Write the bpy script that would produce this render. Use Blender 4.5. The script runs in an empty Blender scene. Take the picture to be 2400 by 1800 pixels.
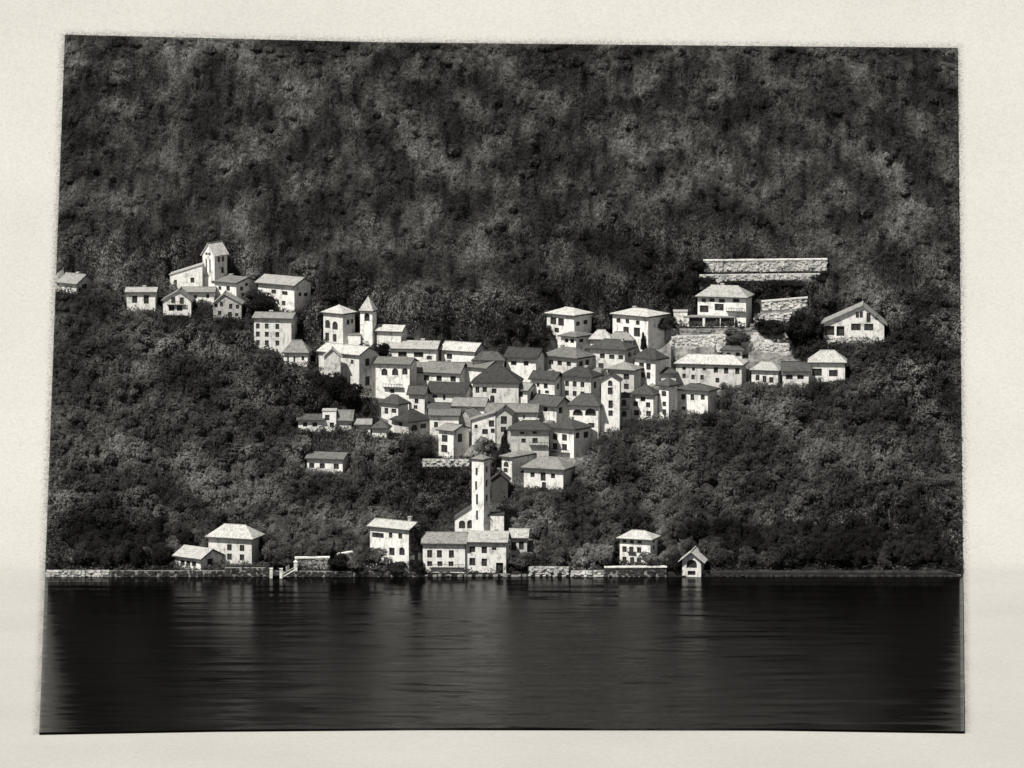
import bpy, math, random
import numpy as np
from mathutils import noise as mnoise, Vector

R = math.radians
random.seed(11)
rng = np.random.default_rng(11)
scene = bpy.context.scene
COL = scene.collection

# ------------------------------------------------------------------ camera, sky, sun, exposure
CAM_D, CAM_A = 1200.0, R(9.5)
CAM_H = CAM_D * math.tan(CAM_A)
F_PX = 13144.0
PITCH = CAM_A - math.atan((1351 - 900) / F_PX)
cam_d = bpy.data.cameras.new('camera')
cam_d.sensor_width = 36.0
cam_d.lens = F_PX / 2400 * 36
cam_d.clip_start, cam_d.clip_end = 5.0, 6000.0
cam = bpy.data.objects.new('camera', cam_d)
cam.location = (0, -CAM_D, CAM_H)
cam.rotation_euler = (math.pi / 2 - PITCH, 0, 0)
COL.objects.link(cam)
scene.camera = cam

SUN_EL, SUN_AZ = R(53), R(41)          # height, and degrees to the left of the line of sight (behind the camera)
to_sun = Vector((-math.sin(SUN_AZ) * math.cos(SUN_EL), -math.cos(SUN_AZ) * math.cos(SUN_EL), math.sin(SUN_EL)))
world = bpy.data.worlds.new('World')
scene.world = world
world.use_nodes = True
wn, wl = world.node_tree.nodes, world.node_tree.links
wn.clear()
sky = wn.new('ShaderNodeTexSky')
sky.sky_type = 'NISHITA'
sky.sun_disc = False
sky.air_density = 0.6
sky.dust_density = 0.3
sky.sun_elevation = SUN_EL
sky.sun_rotation = math.atan2(to_sun.x, to_sun.y)
hsv = wn.new('ShaderNodeHueSaturation')
hsv.inputs['Saturation'].default_value = 0.08
bg = wn.new('ShaderNodeBackground')
bg.inputs['Strength'].default_value = 0.05
wo = wn.new('ShaderNodeOutputWorld')
wl.new(sky.outputs[0], hsv.inputs['Color'])
wl.new(hsv.outputs[0], bg.inputs[0])
wl.new(bg.outputs[0], wo.inputs[0])
sun_d = bpy.data.lights.new('sun', 'SUN')
sun_d.energy = 5.0
sun_d.angle = R(0.6)
sun_d.color = (1.0, 0.97, 0.91)
sun = bpy.data.objects.new('sun', sun_d)
sun.rotation_euler = to_sun.to_track_quat('Z', 'Y').to_euler()
sun.location = to_sun * 400
COL.objects.link(sun)
vs = scene.view_settings
vs.view_transform = 'Standard'
vs.look = 'None'
vs.exposure = 0.22
vs.gamma = 1.0
vs.use_curve_mapping = False

# ------------------------------------------------------------------ helpers: pixels of the 2400 x 1800 photo <-> points
SP, CP = math.sin(PITCH), math.cos(PITCH)


def ray(px, py):
    a, b = (px - 1200) / F_PX, (900 - py) / F_PX
    return (a, CP + b * SP, -SP + b * CP)


def at_y(px, py, Y):
    d = ray(px, py)
    t = (Y + CAM_D) / d[1]
    return Vector((d[0] * t, Y, CAM_H + d[2] * t))


def at_z(px, py, z):
    d = ray(px, py)
    t = (z - CAM_H) / d[2]
    return Vector((d[0] * t, -CAM_D + d[1] * t, z))


def project(x, y, z):
    dy, dz = y + CAM_D, z - CAM_H
    depth = dy * CP - dz * SP
    up = dy * SP + dz * CP
    return 1200 + F_PX * x / depth, 900 - F_PX * up / depth, depth


def px_left(py):
    return 152 + (92 - 152) * (py - 81) / (1718 - 81)


def px_right(py):
    return 2244 + (2260 - 2244) * (py - 112) / (1716 - 112)


TOPX, TOPY = [-400, 152, 600, 900, 1300, 1700, 2244, 2900], [70, 81, 92, 99, 103, 107, 112, 118]


def py_top(px):
    return np.interp(px, TOPX, TOPY)


def py_bottom(px):
    return np.interp(px, [0, 92, 500, 1000, 1800, 2260, 2400], [1720, 1718, 1711, 1707, 1708, 1715, 1717])


def sstep(a, b, x):
    t = np.clip((x - a) / (b - a), 0, 1)
    return t * t * (3 - 2 * t)


# profile of the slope: the bent sheet of paper and the land that lies on it
_Y = np.linspace(-400, 320, 2881)
_SL = 0.06 * sstep(-8, 0, _Y) + 0.42 * sstep(4, 16, _Y) + 0.27 * sstep(20, 45, _Y) + 0.25 * sstep(75, 110, _Y)
_Z = np.concatenate([[0], np.cumsum((_SL[1:] + _SL[:-1]) / 2 * np.diff(_Y))])
_Z -= np.interp(0, _Y, _Z)


def prof(Y):
    return np.interp(Y, _Y, _Z)


def bounds_x(Y, z):
    _, py, dep = project(0.0, Y, z)
    return (px_left(py) - 1200) / F_PX * dep, (px_right(py) - 1200) / F_PX * dep


def land(X, Y):
    z0 = float(prof(Y))
    xl, xr = bounds_x(Y, z0 + 0.2)
    z = z0 + 0.2 + 1.05 * float(sstep(0, 5, min(X - xl, xr - X)))
    m = float(sstep(0, 14, X - xl) * sstep(0, 14, xr - X) * sstep(6, 30, Y) * (1 - sstep(95, 118, Y)))
    n = mnoise.noise(Vector((X / 46, Y / 40, 3.1))) * 3.2 + mnoise.noise(Vector((X / 17, Y / 15, 9.7))) * 1.1
    return z + m * n


def hit(px, py):
    """first point of the slope along the pixel's ray"""
    d = ray(px, py)
    lo = None
    prev = None
    for k in range(0, 500):
        Y = 0.0 + k * 0.5
        t = (Y + CAM_D) / d[1]
        X, z = d[0] * t, CAM_H + d[2] * t
        g = z - land(X, Y)
        if g <= 0:
            if prev is None:
                return Vector((X, Y, land(X, Y)))
            a, ga = prev
            Yh = a + 0.5 * ga / (ga - g)
            t = (Yh + CAM_D) / d[1]
            return Vector((d[0] * t, Yh, CAM_H + d[2] * t))
        prev = (Y, g)
    return Vector((d[0] * t, Y, land(X, Y)))


# ------------------------------------------------------------------ materials
def new_mat(name):
    m = bpy.data.materials.new(name)
    m.use_nodes = True
    nt = m.node_tree
    b = nt.nodes['Principled BSDF']
    b.inputs['Specular IOR Level'].default_value = 0.15
    b.inputs['Roughness'].default_value = 0.9
    return m, nt, b


def N(nt, typ, **kw):
    n = nt.nodes.new(typ)
    for k, v in kw.items():
        if k in n.inputs.keys():
            n.inputs[k].default_value = v
        else:
            setattr(n, k, v)
    return n


def noise_tex(nt, scale, detail=4.0, rough=0.6, stretch=None, obj=False, dist=0.0):
    if obj:
        src = N(nt, 'ShaderNodeTexCoord').outputs['Object']
    else:
        src = N(nt, 'ShaderNodeNewGeometry').outputs['Position']
    if stretch is not None:
        mp = N(nt, 'ShaderNodeMapping')
        mp.inputs['Scale'].default_value = stretch
        if len(stretch) == 3:
            nt.links.new(src, mp.inputs['Vector'])
            src = mp.outputs[0]
    n = N(nt, 'ShaderNodeTexNoise', Scale=scale, Detail=detail, Roughness=rough, Distortion=dist)
    nt.links.new(src, n.inputs['Vector'])
    return n.outputs['Fac']


def ramp(nt, fac, stops, tint=(0.985, 0.945)):
    r = N(nt, 'ShaderNodeValToRGB')
    els = r.color_ramp.elements
    while len(els) < len(stops):
        els.new(0.5)
    for e, (p, c) in zip(els, stops):
        e.position = p
        e.color = (c, c * tint[0], c * tint[1], 1)
    nt.links.new(fac, r.inputs['Fac'])
    return r.outputs['Color']


def mul(nt, a, b, fac=1.0):
    m = N(nt, 'ShaderNodeMix', data_type='RGBA', blend_type='MULTIPLY')
    m.inputs['Factor'].default_value = fac
    nt.links.new(a, m.inputs['A'])
    nt.links.new(b, m.inputs['B'])
    return m.outputs['Result']


def bump(nt, b, h, strength, dist):
    bp = N(nt, 'ShaderNodeBump', Strength=strength, Distance=dist)
    nt.links.new(h, bp.inputs['Height'])
    nt.links.new(bp.outputs[0], b.inputs['Normal'])


def plaster(name, v, dirt, dirt_amt):
    m, nt, b = new_mat(name)
    big = noise_tex(nt, 0.55, 5, 0.65)
    drip = noise_tex(nt, 1.5, 4, 0.7, stretch=(1.0, 1.0, 0.22))
    fine = noise_tex(nt, 3.2, 5, 0.75)
    c1 = ramp(nt, big, [(0.33, v * dirt), (0.47, v * 0.95), (0.7, v)])
    c2 = ramp(nt, fine, [(0.30, 1 - dirt_amt), (0.50, 1.0)], (1, 1))
    c3 = ramp(nt, drip, [(0.30, 1 - dirt_amt * 1.3), (0.48, 1.0)], (1, 1))
    oi = N(nt, 'ShaderNodeObjectInfo')
    c4 = ramp(nt, oi.outputs['Random'], [(0.0, 0.74), (0.45, 0.97), (1.0, 1.0)], (1, 1))
    nt.links.new(mul(nt, mul(nt, mul(nt, c1, c2), c3), c4), b.inputs['Base Color'])
    bump(nt, b, fine, 0.5, 0.08)
    return m


def tiles(name, v, lo):
    m, nt, b = new_mat(name)
    big = noise_tex(nt, 0.9, 5, 0.7)
    fine = noise_tex(nt, 4.5, 4, 0.75, stretch=(1.0, 0.5, 0.35))
    c1 = ramp(nt, big, [(0.32, v * lo), (0.48, v * 0.9), (0.72, v)])
    c2 = ramp(nt, fine, [(0.34, 0.42), (0.54, 1.0)], (1, 1))
    oi = N(nt, 'ShaderNodeObjectInfo')
    c4 = ramp(nt, oi.outputs['Random'], [(0.0, 0.62), (1.0, 1.2)], (1, 1))
    nt.links.new(mul(nt, mul(nt, c1, c2), c4), b.inputs['Base Color'])
    bump(nt, b, fine, 0.9, 0.12)
    return m


M = {}
M['white'] = plaster('white_plaster', 0.90, 0.52, 0.38)
M['grey'] = plaster('weathered_plaster', 0.56, 0.62, 0.40)
M['dim'] = plaster('old_dark_render', 0.07, 0.6, 0.4)
M['light'] = tiles('pale_slate', 0.56, 0.55)
M['mid'] = tiles('grey_tiles', 0.30, 0.55)
M['dark'] = tiles('dark_tiles', 0.10, 0.5)
M['stone'] = plaster('pale_rubble', 0.70, 0.45, 0.45)
M['stone_dark'] = plaster('dark_quay_stone', 0.07, 0.45, 0.6)
M['stone_mid'] = plaster('grey_stone', 0.38, 0.5, 0.5)
M['mortar'] = plaster('dark_joints', 0.34, 0.5, 0.5)
m, nt, b = new_mat('dark_glass_and_shade')
b.inputs['Base Color'].default_value = (0.022, 0.021, 0.019, 1)
b.inputs['Roughness'].default_value = 0.45
nt.links.new(ramp(nt, noise_tex(nt, 1.7, 3, 0.6), [(0.35, 0.015), (0.7, 0.07)]), b.inputs['Base Color'])
M['glass_and_shade'] = m
m, nt, b = new_mat('dark_wood')
nt.links.new(ramp(nt, noise_tex(nt, 4, 3, 0.6), [(0.35, 0.03), (0.7, 0.085)]), b.inputs['Base Color'])
M['wood'] = m
m, nt, b = new_mat('frame_paint')
nt.links.new(ramp(nt, noise_tex(nt, 2.5, 3, 0.6), [(0.35, 0.05), (0.7, 0.20)]), b.inputs['Base Color'])
M['frame'] = m
m, nt, b = new_mat('bark')
nt.links.new(ramp(nt, noise_tex(nt, 5, 3, 0.6), [(0.35, 0.025), (0.7, 0.09)]), b.inputs['Base Color'])
M['bark'] = m

# leaves: dark foliage with drifts of paler trees among them
def leaf_material(name, stops):
    m, nt, b = new_mat(name)
    drift = noise_tex(nt, 0.105, 3, 0.5, stretch=(1.0, 0.8, 0.85))
    tuft = noise_tex(nt, 1.1, 5, 0.8)
    c1 = ramp(nt, drift, stops)
    c2 = ramp(nt, tuft, [(0.30, 0.28), (0.50, 0.85), (0.68, 1.7)], (1, 1))
    oi = N(nt, 'ShaderNodeObjectInfo')
    c3 = ramp(nt, oi.outputs['Random'], [(0.0, 0.62), (1.0, 1.08)], (1, 1))
    nt.links.new(mul(nt, mul(nt, c1, c2), c3), b.inputs['Base Color'])
    b.inputs['Specular IOR Level'].default_value = 0.05
    tr = N(nt, 'ShaderNodeBsdfTranslucent')
    nt.links.new(b.inputs['Base Color'].links[0].from_socket, tr.inputs['Color'])
    ms = N(nt, 'ShaderNodeMixShader')
    ms.inputs[0].default_value = 0.35
    nt.links.new(b.outputs[0], ms.inputs[1])
    nt.links.new(tr.outputs[0], ms.inputs[2])
    nt.links.new(ms.outputs[0], nt.nodes['Material Output'].inputs['Surface'])
    return m


M['leaf'] = leaf_material('leaves', [(0.34, 0.038), (0.46, 0.07), (0.57, 0.15), (0.70, 0.29)])
M['dark_leaf'] = leaf_material('dark_leaves', [(0.34, 0.016), (0.46, 0.022), (0.57, 0.034), (0.70, 0.055)])

m, nt, b = new_mat('slope_soil')
att = N(nt, 'ShaderNodeAttribute', attribute_name='paved')
soil = ramp(nt, noise_tex(nt, 0.6, 6, 0.7), [(0.3, 0.012), (0.55, 0.03), (0.75, 0.06)])
lane = ramp(nt, noise_tex(nt, 0.7, 6, 0.75), [(0.34, 0.08), (0.48, 0.30), (0.66, 0.62)])
mx = N(nt, 'ShaderNodeMix', data_type='RGBA')
nt.links.new(att.outputs['Fac'], mx.inputs['Factor'])
nt.links.new(soil, mx.inputs['A'])
nt.links.new(lane, mx.inputs['B'])
nt.links.new(mx.outputs['Result'], b.inputs['Base Color'])
M['soil'] = m

m, nt, b = new_mat('lake_water')
b.inputs['Base Color'].default_value = (0.002, 0.002, 0.0017, 1)
b.inputs['Specular IOR Level'].default_value = 0.5
streak = noise_tex(nt, 0.26, 6, 0.7, stretch=(0.15, 1.0, 1.0), dist=0.6)
ruf = N(nt, 'ShaderNodeAttribute', attribute_name='ruffle')
sc0 = N(nt, 'ShaderNodeMapRange')
sc0.inputs['From Min'].default_value, sc0.inputs['From Max'].default_value = 0.38, 0.60
nt.links.new(streak, sc0.inputs['Value'])
rg = N(nt, 'ShaderNodeMath', operation='MULTIPLY_ADD')
nt.links.new(ruf.outputs['Fac'], rg.inputs[0])
rg.inputs[1].default_value, rg.inputs[2].default_value = 1.05, 0.06
rm = N(nt, 'ShaderNodeMath', operation='MULTIPLY')
nt.links.new(sc0.outputs[0], rm.inputs[0])
nt.links.new(rg.outputs[0], rm.inputs[1])
streak = rm.outputs[0]
nt.links.new(ramp(nt, streak, [(0.0, 0.02), (0.35, 0.06), (1.0, 0.34)], (1, 1)), b.inputs['Roughness'])
mr = N(nt, 'ShaderNodeMapRange')
mr.inputs['From Min'].default_value, mr.inputs['From Max'].default_value = 0.0, 1.0
mr.inputs['To Min'].default_value, mr.inputs['To Max'].default_value = 1.055, 1.42
nt.links.new(streak, mr.inputs['Value'])
nt.links.new(mr.outputs[0], b.inputs['IOR'])
h1 = noise_tex(nt, 1.7, 6, 0.85, stretch=(0.20, 1.0, 1.0))
bp = N(nt, 'ShaderNodeBump', Distance=0.35)
nt.links.new(ramp(nt, streak, [(0.0, 0.03), (0.35, 0.24), (1.0, 1.0)], (1, 1)), bp.inputs['Strength'])
nt.links.new(h1, bp.inputs['Height'])
nt.links.new(bp.outputs[0], b.inputs['Normal'])
M['water'] = m

m, nt, b = new_mat('drawing_paper')
grain = noise_tex(nt, 1.5, 6, 0.75)
wide = noise_tex(nt, 0.03, 3, 0.5)
specks = noise_tex(nt, 1.1, 3, 0.55)
dust = N(nt, 'ShaderNodeAttribute', attribute_name='dust')
c1 = ramp(nt, wide, [(0.3, 0.45), (0.7, 0.49)], (0.972, 0.92))
c2 = ramp(nt, specks, [(0.235, 0.55), (0.29, 1.0)], (1, 1))
c3 = ramp(nt, grain, [(0.30, 0.84), (0.58, 1.0)], (1, 1))
base = mul(nt, mul(nt, c1, c2), c3)
dn = noise_tex(nt, 2.2, 5, 0.8)
mt = N(nt, 'ShaderNodeMath', operation='MULTIPLY_ADD')
nt.links.new(dust.outputs['Fac'], mt.inputs[0])
mt.inputs[1].default_value = 0.42
nt.links.new(dn, mt.inputs[2])
c4 = ramp(nt, mt.outputs[0], [(0.74, 1.0), (0.95, 0.40)], (1, 1))
nt.links.new(mul(nt, base, c4), b.inputs['Base Color'])
bump(nt, b, grain, 0.55, 0.16)
M['paper'] = m


# ------------------------------------------------------------------ mesh building
class MB:
    def __init__(self):
        self.v, self.f = [], []

    def poly(self, pts):
        i = len(self.v)
        self.v += [tuple(p) for p in pts]
        self.f.append(tuple(range(i, i + len(pts))))

    def box(self, x0, x1, y0, y1, z0, z1):
        i = len(self.v)
        self.v += [(x0, y0, z0), (x1, y0, z0), (x1, y1, z0), (x0, y1, z0), (x0, y0, z1), (x1, y0, z1), (x1, y1, z1), (x0, y1, z1)]
        for q in ((0, 3, 2, 1), (4, 5, 6, 7), (0, 1, 5, 4), (1, 2, 6, 5), (2, 3, 7, 6), (3, 0, 4, 7)):
            self.f.append(tuple(i + k for k in q))

    def solid(self, polys, t):
        """polys: top faces (lists of points); gives them a thickness t downwards with edges all round"""
        key, idx, top = {}, [], []
        for p in polys:
            fi = []
            for q in p:
                k = (round(q[0], 4), round(q[1], 4), round(q[2], 4))
                if k not in key:
                    key[k] = len(top)
                    top.append(q)
                fi.append(key[k])
            idx.append(fi)
        o, n = len(self.v), len(top)
        self.v += [tuple(q) for q in top] + [(q[0], q[1], q[2] - t) for q in top]
        cnt = {}
        for fi in idx:
            self.f.append(tuple(o + k for k in fi))
            self.f.append(tuple(o + n + k for k in reversed(fi)))
            for a, bb in zip(fi, fi[1:] + fi[:1]):
                cnt[(a, bb)] = cnt.get((a, bb), 0) + 1
        for (a, bb) in cnt:
            if (bb, a) not in cnt:
                self.f.append((o + bb, o + a, o + n + a, o + n + bb))

    def tube(self, p, q, r0, r1, seg=6):
        p, q = Vector(p), Vector(q)
        d = (q - p).normalized()
        a = d.orthogonal().normalized()
        c = d.cross(a)
        i = len(self.v)
        for base, r in ((p, r0), (q, r1)):
            for k in range(seg):
                an = 2 * math.pi * k / seg
                self.v.append(tuple(base + a * (r * math.cos(an)) + c * (r * math.sin(an))))
        for k in range(seg):
            j = (k + 1) % seg
            self.f.append((i + k, i + j, i + seg + j, i + seg + k))
        self.f.append(tuple(i + seg + k for k in range(seg)))

    def mesh(self, name, mat):
        me = bpy.data.meshes.new(name)
        me.from_pydata(self.v, [], self.f)
        me.materials.append(mat)
        me.update()
        return me

    def build(self, name, mat, parent=None):
        return link(name, self.mesh(name, mat), parent)


def link(name, me, parent=None):
    o = bpy.data.objects.new(name, me)
    COL.objects.link(o)
    o.parent = parent
    return o


def tag(o, label=None, cat=None, group=None, kind=None):
    for k, v in (('label', label), ('category', cat), ('group', group), ('kind', kind)):
        if v:
            o[k] = v
    return o


# ------------------------------------------------------------------ what stands where (pixels of the photograph)
HOUSES = []
crng = random.Random(3)
RECTS = []       # x0, x1, top, bottom, depth Y : what trees must not cover
PADS = []        # corner, axes, size, height : level ground under each house
WIN_CACHE = {}


def window_meshes(w, h, arch):
    k = (w, h, arch)
    if k not in WIN_CACHE:
        fr, pn = MB(), MB()
        bt = min(0.07, w * 0.12)
        for x0, x1, z0, z1 in ((-w / 2, -w / 2 + bt, -h / 2, h / 2), (w / 2 - bt, w / 2, -h / 2, h / 2), (-w / 2 + bt, w / 2 - bt, -h / 2, -h / 2 + bt),
                               (-w / 2 + bt, w / 2 - bt, h / 2 - bt, h / 2), (-bt / 2.5, bt / 2.5, -h / 2 + bt, h / 2 - bt)):
            fr.box(x0, x1, 0.14, 0.20, z0, z1)
        pn.box(-w / 2, w / 2, 0.203, 0.235, -h / 2, h / 2)
        WIN_CACHE[k] = (fr.mesh('window', M['frame']), pn.mesh('pane', M['glass_and_shade']))
    return WIN_CACHE[k]


def wall_face(mb, mp, width, z0, z1, holes):
    """a wall with openings; mp(a, depth, z) -> local point. holes: (a0, a1, b0, b1, reveal depth, arched)"""
    us = sorted({0.0, width} | {h[0] for h in holes} | {h[1] for h in holes})
    zs = sorted({z0, z1} | {h[2] for h in holes} | {h[3] for h in holes})
    for ua, ub in zip(us, us[1:]):
        for za, zb in zip(zs, zs[1:]):
            cu, cz = (ua + ub) / 2, (za + zb) / 2
            if any(h[0] < cu < h[1] and h[2] < cz < h[3] for h in holes):
                continue
            mb.poly([mp(ua, 0, za), mp(ub, 0, za), mp(ub, 0, zb), mp(ua, 0, zb)])
    for a0, a1, b0, b1, dp, arched in holes:
        for p, q in (((a0, b0), (a1, b0)), ((a1, b0), (a1, b1)), ((a1, b1), (a0, b1)), ((a0, b1), (a0, b0))):
            mb.poly([mp(p[0], 0, p[1]), mp(p[0], dp, p[1]), mp(q[0], dp, q[1]), mp(q[0], 0, q[1])])
        if arched:
            r, rc = (a1 - a0) / 2, (a0 + a1) / 2
            rise = min(r, (b1 - b0) * 0.6)
            for s in (-1, 1):
                arc = [(rc + s * r * math.cos(t), b1 - rise + rise * math.sin(t)) for t in [math.pi / 2 * k / 5 for k in range(6)]]
                pts = [(rc + s * r, b1)] + arc
                if s > 0:
                    pts = pts[:1] + pts[:0:-1]
                mb.poly([mp(p[0], 0.004, p[1]) for p in pts])
                for p, q in zip(arc, arc[1:]):
                    mb.poly([mp(p[0], 0, p[1]), mp(q[0], 0, q[1]), mp(q[0], dp, q[1]), mp(p[0], dp, p[1])])


def house(name, label, cat, x0, xc, x1, eave, ridge, base, roof, tone, wins=(), d=None, wall='white', Y=None, over=0.42, apex=0.5,
          inset=None, chim=(), balc=(), left=False, group='houses of the hillside village', vis=None):
    fx0, fx1 = (xc, x1) if left else (x0, xc)
    sx = (xc - x0) if left else (x1 - xc)
    near_px = xc
    if Y is None:
        p = hit((fx0 + fx1) / 2, base)
    else:
        p = at_y((fx0 + fx1) / 2, base, Y)
    _, _, dep = project(p.x, p.y, p.z)
    s = F_PX / dep
    al = math.atan((CAM_H - p.z) / (CAM_D + p.y))
    ca = math.cos(al)
    w0 = (fx1 - fx0) / s
    if d is None:
        d = min(max(0.72 * w0, 3.0), 6.0)
    if sx > 0:
        d = max(d, sx / s / 0.62)
        phi = math.asin(sx / (s * d))
    else:
        phi = R(random.uniform(0.5, 4.0))
    if left:
        phi = -phi
    w = w0 / math.cos(phi)
    ux, uy = math.cos(phi), -math.sin(phi)
    vx, vy = math.sin(phi), math.cos(phi)
    near = at_y(near_px, base, p.y)
    P0 = Vector((near.x, p.y, p.z)) if left else Vector((near.x - ux * w, p.y - uy * w, p.z))
    hh = (base - eave) / s / ca
    rise_px = (eave - ridge) / s / ca
    root = bpy.data.objects.new(name, None)
    COL.objects.link(root)
    root.location = P0
    root.rotation_euler = (0, 0, -phi)
    root.empty_display_size = 1.0
    tag(root, label, cat, group)
    RECTS.append((x0, x1, ridge, vis or base, max(p.y, P0.y, P0.y + uy * w) + 0.5))
    PADS.append((P0, (ux, uy), (vx, vy), w, d, p.z))

    # openings
    fh, sh, proud, placed = [], [], [], []
    for wn_ in wins:
        px, py, ww, wh = wn_[0], wn_[1], wn_[2] * 1.14, wn_[3] * 1.1
        kind = wn_[4] if len(wn_) > 4 else ''
        zc = hh - (py - eave) / s / ca
        H_ = round(wh / s / ca, 1)
        on_side = (px > xc and not left) or (px < xc and left)
        if on_side and sx <= 0:
            continue
        if not on_side:
            a = (px - fx0) / (fx1 - fx0) * w
            W_ = round(ww / s / math.cos(phi), 1)
            lim = w
        else:
            a = abs(px - xc) / sx * d
            W_ = round(min(ww / s / abs(math.sin(phi)), 0.3 * d), 1)
            lim = d
        W_, H_ = max(W_, 0.2), max(H_, 0.3)
        if W_ > lim - 0.3:
            W_ = round(lim - 0.4, 1)
        a = min(max(a, W_ / 2 + 0.12), lim - W_ / 2 - 0.12)
        if zc + H_ / 2 > hh - 0.12:
            if roof == 'gf' and not on_side and zc > hh - 0.2:
                proud.append((a, zc, W_, H_))
                continue
            zc = hh - 0.12 - H_ / 2
        dp = 0.45 if 'd' in kind else 0.25
        hole = (a - W_ / 2, a + W_ / 2, zc - H_ / 2, zc + H_ / 2, dp, 'a' in kind)
        lst = sh if on_side else fh
        if any(h[0] < hole[1] + 0.1 and h[1] > hole[0] - 0.1 and h[2] < hole[3] + 0.1 and h[3] > hole[2] - 0.1 for h in lst):
            continue
        lst.append(hole)
        placed.append((on_side, a, zc, W_, H_, kind))

    ta = math.tan(al)
    if roof in ('hip', 'gs', 'pyr'):
        sl0 = max(rise_px - ta * d / 2, 0.55) / (d / 2) * (0.6 if roof != 'gs' else 1.0)
        dlt = min(over * (sl0 * 0.8 + ta), 0.8)
        hh += dlt
        rise_px = rise_px - dlt - 0.12
    zb = -3.0
    mb = MB()
    wall_face(mb, lambda a, t, z: (a, t, z), w, zb, hh, fh)
    if left:
        wall_face(mb, lambda a, t, z: (t, a, z), d, zb, hh, sh)
        mb.poly([(w, 0, zb), (w, d, zb), (w, d, hh), (w, 0, hh)])
    else:
        wall_face(mb, lambda a, t, z: (w - t, a, z), d, zb, hh, sh)
        mb.poly([(0, d, zb), (0, 0, zb), (0, 0, hh), (0, d, hh)])
    mb.poly([(w, d, zb), (0, d, zb), (0, d, hh), (w, d, hh)])

    # roof
    rf = MB()
    t = 0.20
    ov = over
    zt = hh + t - 0.02
    if roof == 'gf':
        rise = max(rise_px, 0.5)
        ap = w * apex
        mb.poly([(0, 0, hh), (w, 0, hh), (ap, 0, hh + rise)])
        mb.poly([(w, d, hh), (0, d, hh), (ap, d, hh + rise)])
        sl, sr = rise / ap, rise / (w - ap)
        A = [(-ov, -ov, zt - ov * sl), (ap, -ov, zt + rise), (ap, d + ov, zt + rise), (-ov, d + ov, zt - ov * sl)]
        B = [(ap, -ov, zt + rise), (w + ov, -ov, zt - ov * sr), (w + ov, d + ov, zt - ov * sr), (ap, d + ov, zt + rise)]
        rf.solid([A, B], t)
        zr = hh + rise
    elif roof == 'gs':
        rise = max(rise_px - ta * d / 2, 0.55)
        mb.poly([(w, 0, hh), (w, d, hh), (w, d / 2, hh + rise)])
        mb.poly([(0, d, hh), (0, 0, hh), (0, d / 2, hh + rise)])
        sl = rise / (d / 2)
        A = [(-ov, -ov, zt - ov * sl), (w + ov, -ov, zt - ov * sl), (w + ov, d / 2, zt + rise), (-ov, d / 2, zt + rise)]
        B = [(-ov, d / 2, zt + rise), (w + ov, d / 2, zt + rise), (w + ov, d + ov, zt - ov * sl), (-ov, d + ov, zt - ov * sl)]
        rf.solid([A, B], t)
        zr = hh + rise
    elif roof in ('hip', 'pyr'):
        rise = max(rise_px - ta * d / 2, 0.55)
        ins = (w / 2 - 0.02) if roof == 'pyr' else min(inset if inset is not None else d * 0.42, w / 2 - 0.1)
        e = zt - ov * rise / (d / 2) * 0.6
        a, b_, c, d_ = (-ov, -ov, e), (w + ov, -ov, e), (w + ov, d + ov, e), (-ov, d + ov, e)
        r0, r1 = (ins, d / 2, zt + rise), (w - ins, d / 2, zt + rise)
        rf.solid([[a, b_, r1, r0], [b_, c, r1], [c, d_, r0, r1], [d_, a, r0]], t)
        zr = hh + rise
    elif roof in ('sr', 'sl'):
        rise = max(rise_px, 0.4)
        zl, zr_ = (hh, hh + rise) if roof == 'sr' else (hh + rise, hh)
        mb.poly([(0, 0, hh), (w, 0, hh), (w if roof == 'sr' else 0, 0, hh + rise)])
        k = w if roof == 'sr' else 0
        mb.poly([(k, 0, hh), (k, d, hh), (k, d, hh + rise), (k, 0, hh + rise)])
        sl = (zr_ - zl) / w
        rf.solid([[(-ov, -ov, zl + t - ov * sl), (w + ov * 0.2, -ov, zr_ + t + ov * 0.2 * sl), (w + ov * 0.2, d, zr_ + t + ov * 0.2 * sl), (-ov, d, zl + t - ov * sl)]], t)
        zr = hh + rise
    elif roof == 'sb':
        rise = max(rise_px - ta * d, 0.35)
        mb.poly([(w, 0, hh), (w, d, hh), (w, d, hh + rise)])
        mb.poly([(0, d, hh), (0, 0, hh), (0, d, hh + rise)])
        sl = rise / d
        rf.solid([[(-ov, -ov, zt - ov * sl), (w + ov, -ov, zt - ov * sl), (w + ov, d + 0.1, zt + rise), (-ov, d + 0.1, zt + rise)]], t)
        zr = hh + rise
    else:   # flat
        rf.box(-0.12, w + 0.12, -0.12, d + 0.12, hh, hh + 0.22)
        zr = hh
    mb.build('wall', M[wall], root)
    ro = rf.build('roof', M[tone], root)
    if roof in ('hip', 'gs', 'gf', 'pyr'):      # ridge tiles
        rc = MB()
        if roof == 'gf':
            rc.box(w * apex - 0.13, w * apex + 0.13, -ov - 0.03, d + ov + 0.03, zt + rise - 0.10, zt + rise + 0.09)
        elif roof == 'gs':
            rc.box(-ov - 0.03, w + ov + 0.03, d / 2 - 0.13, d / 2 + 0.13, zt + rise - 0.10, zt + rise + 0.09)
        else:
            rc.box(ins - 0.1, w - ins + 0.1, d / 2 - 0.13, d / 2 + 0.13, zt + rise - 0.12, zt + rise + 0.08)
        rc.build('ridge_cap', M[tone], ro)

    g = MB()  # dark strips added along the eaves to thicken their shadow line
    gz = None
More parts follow.
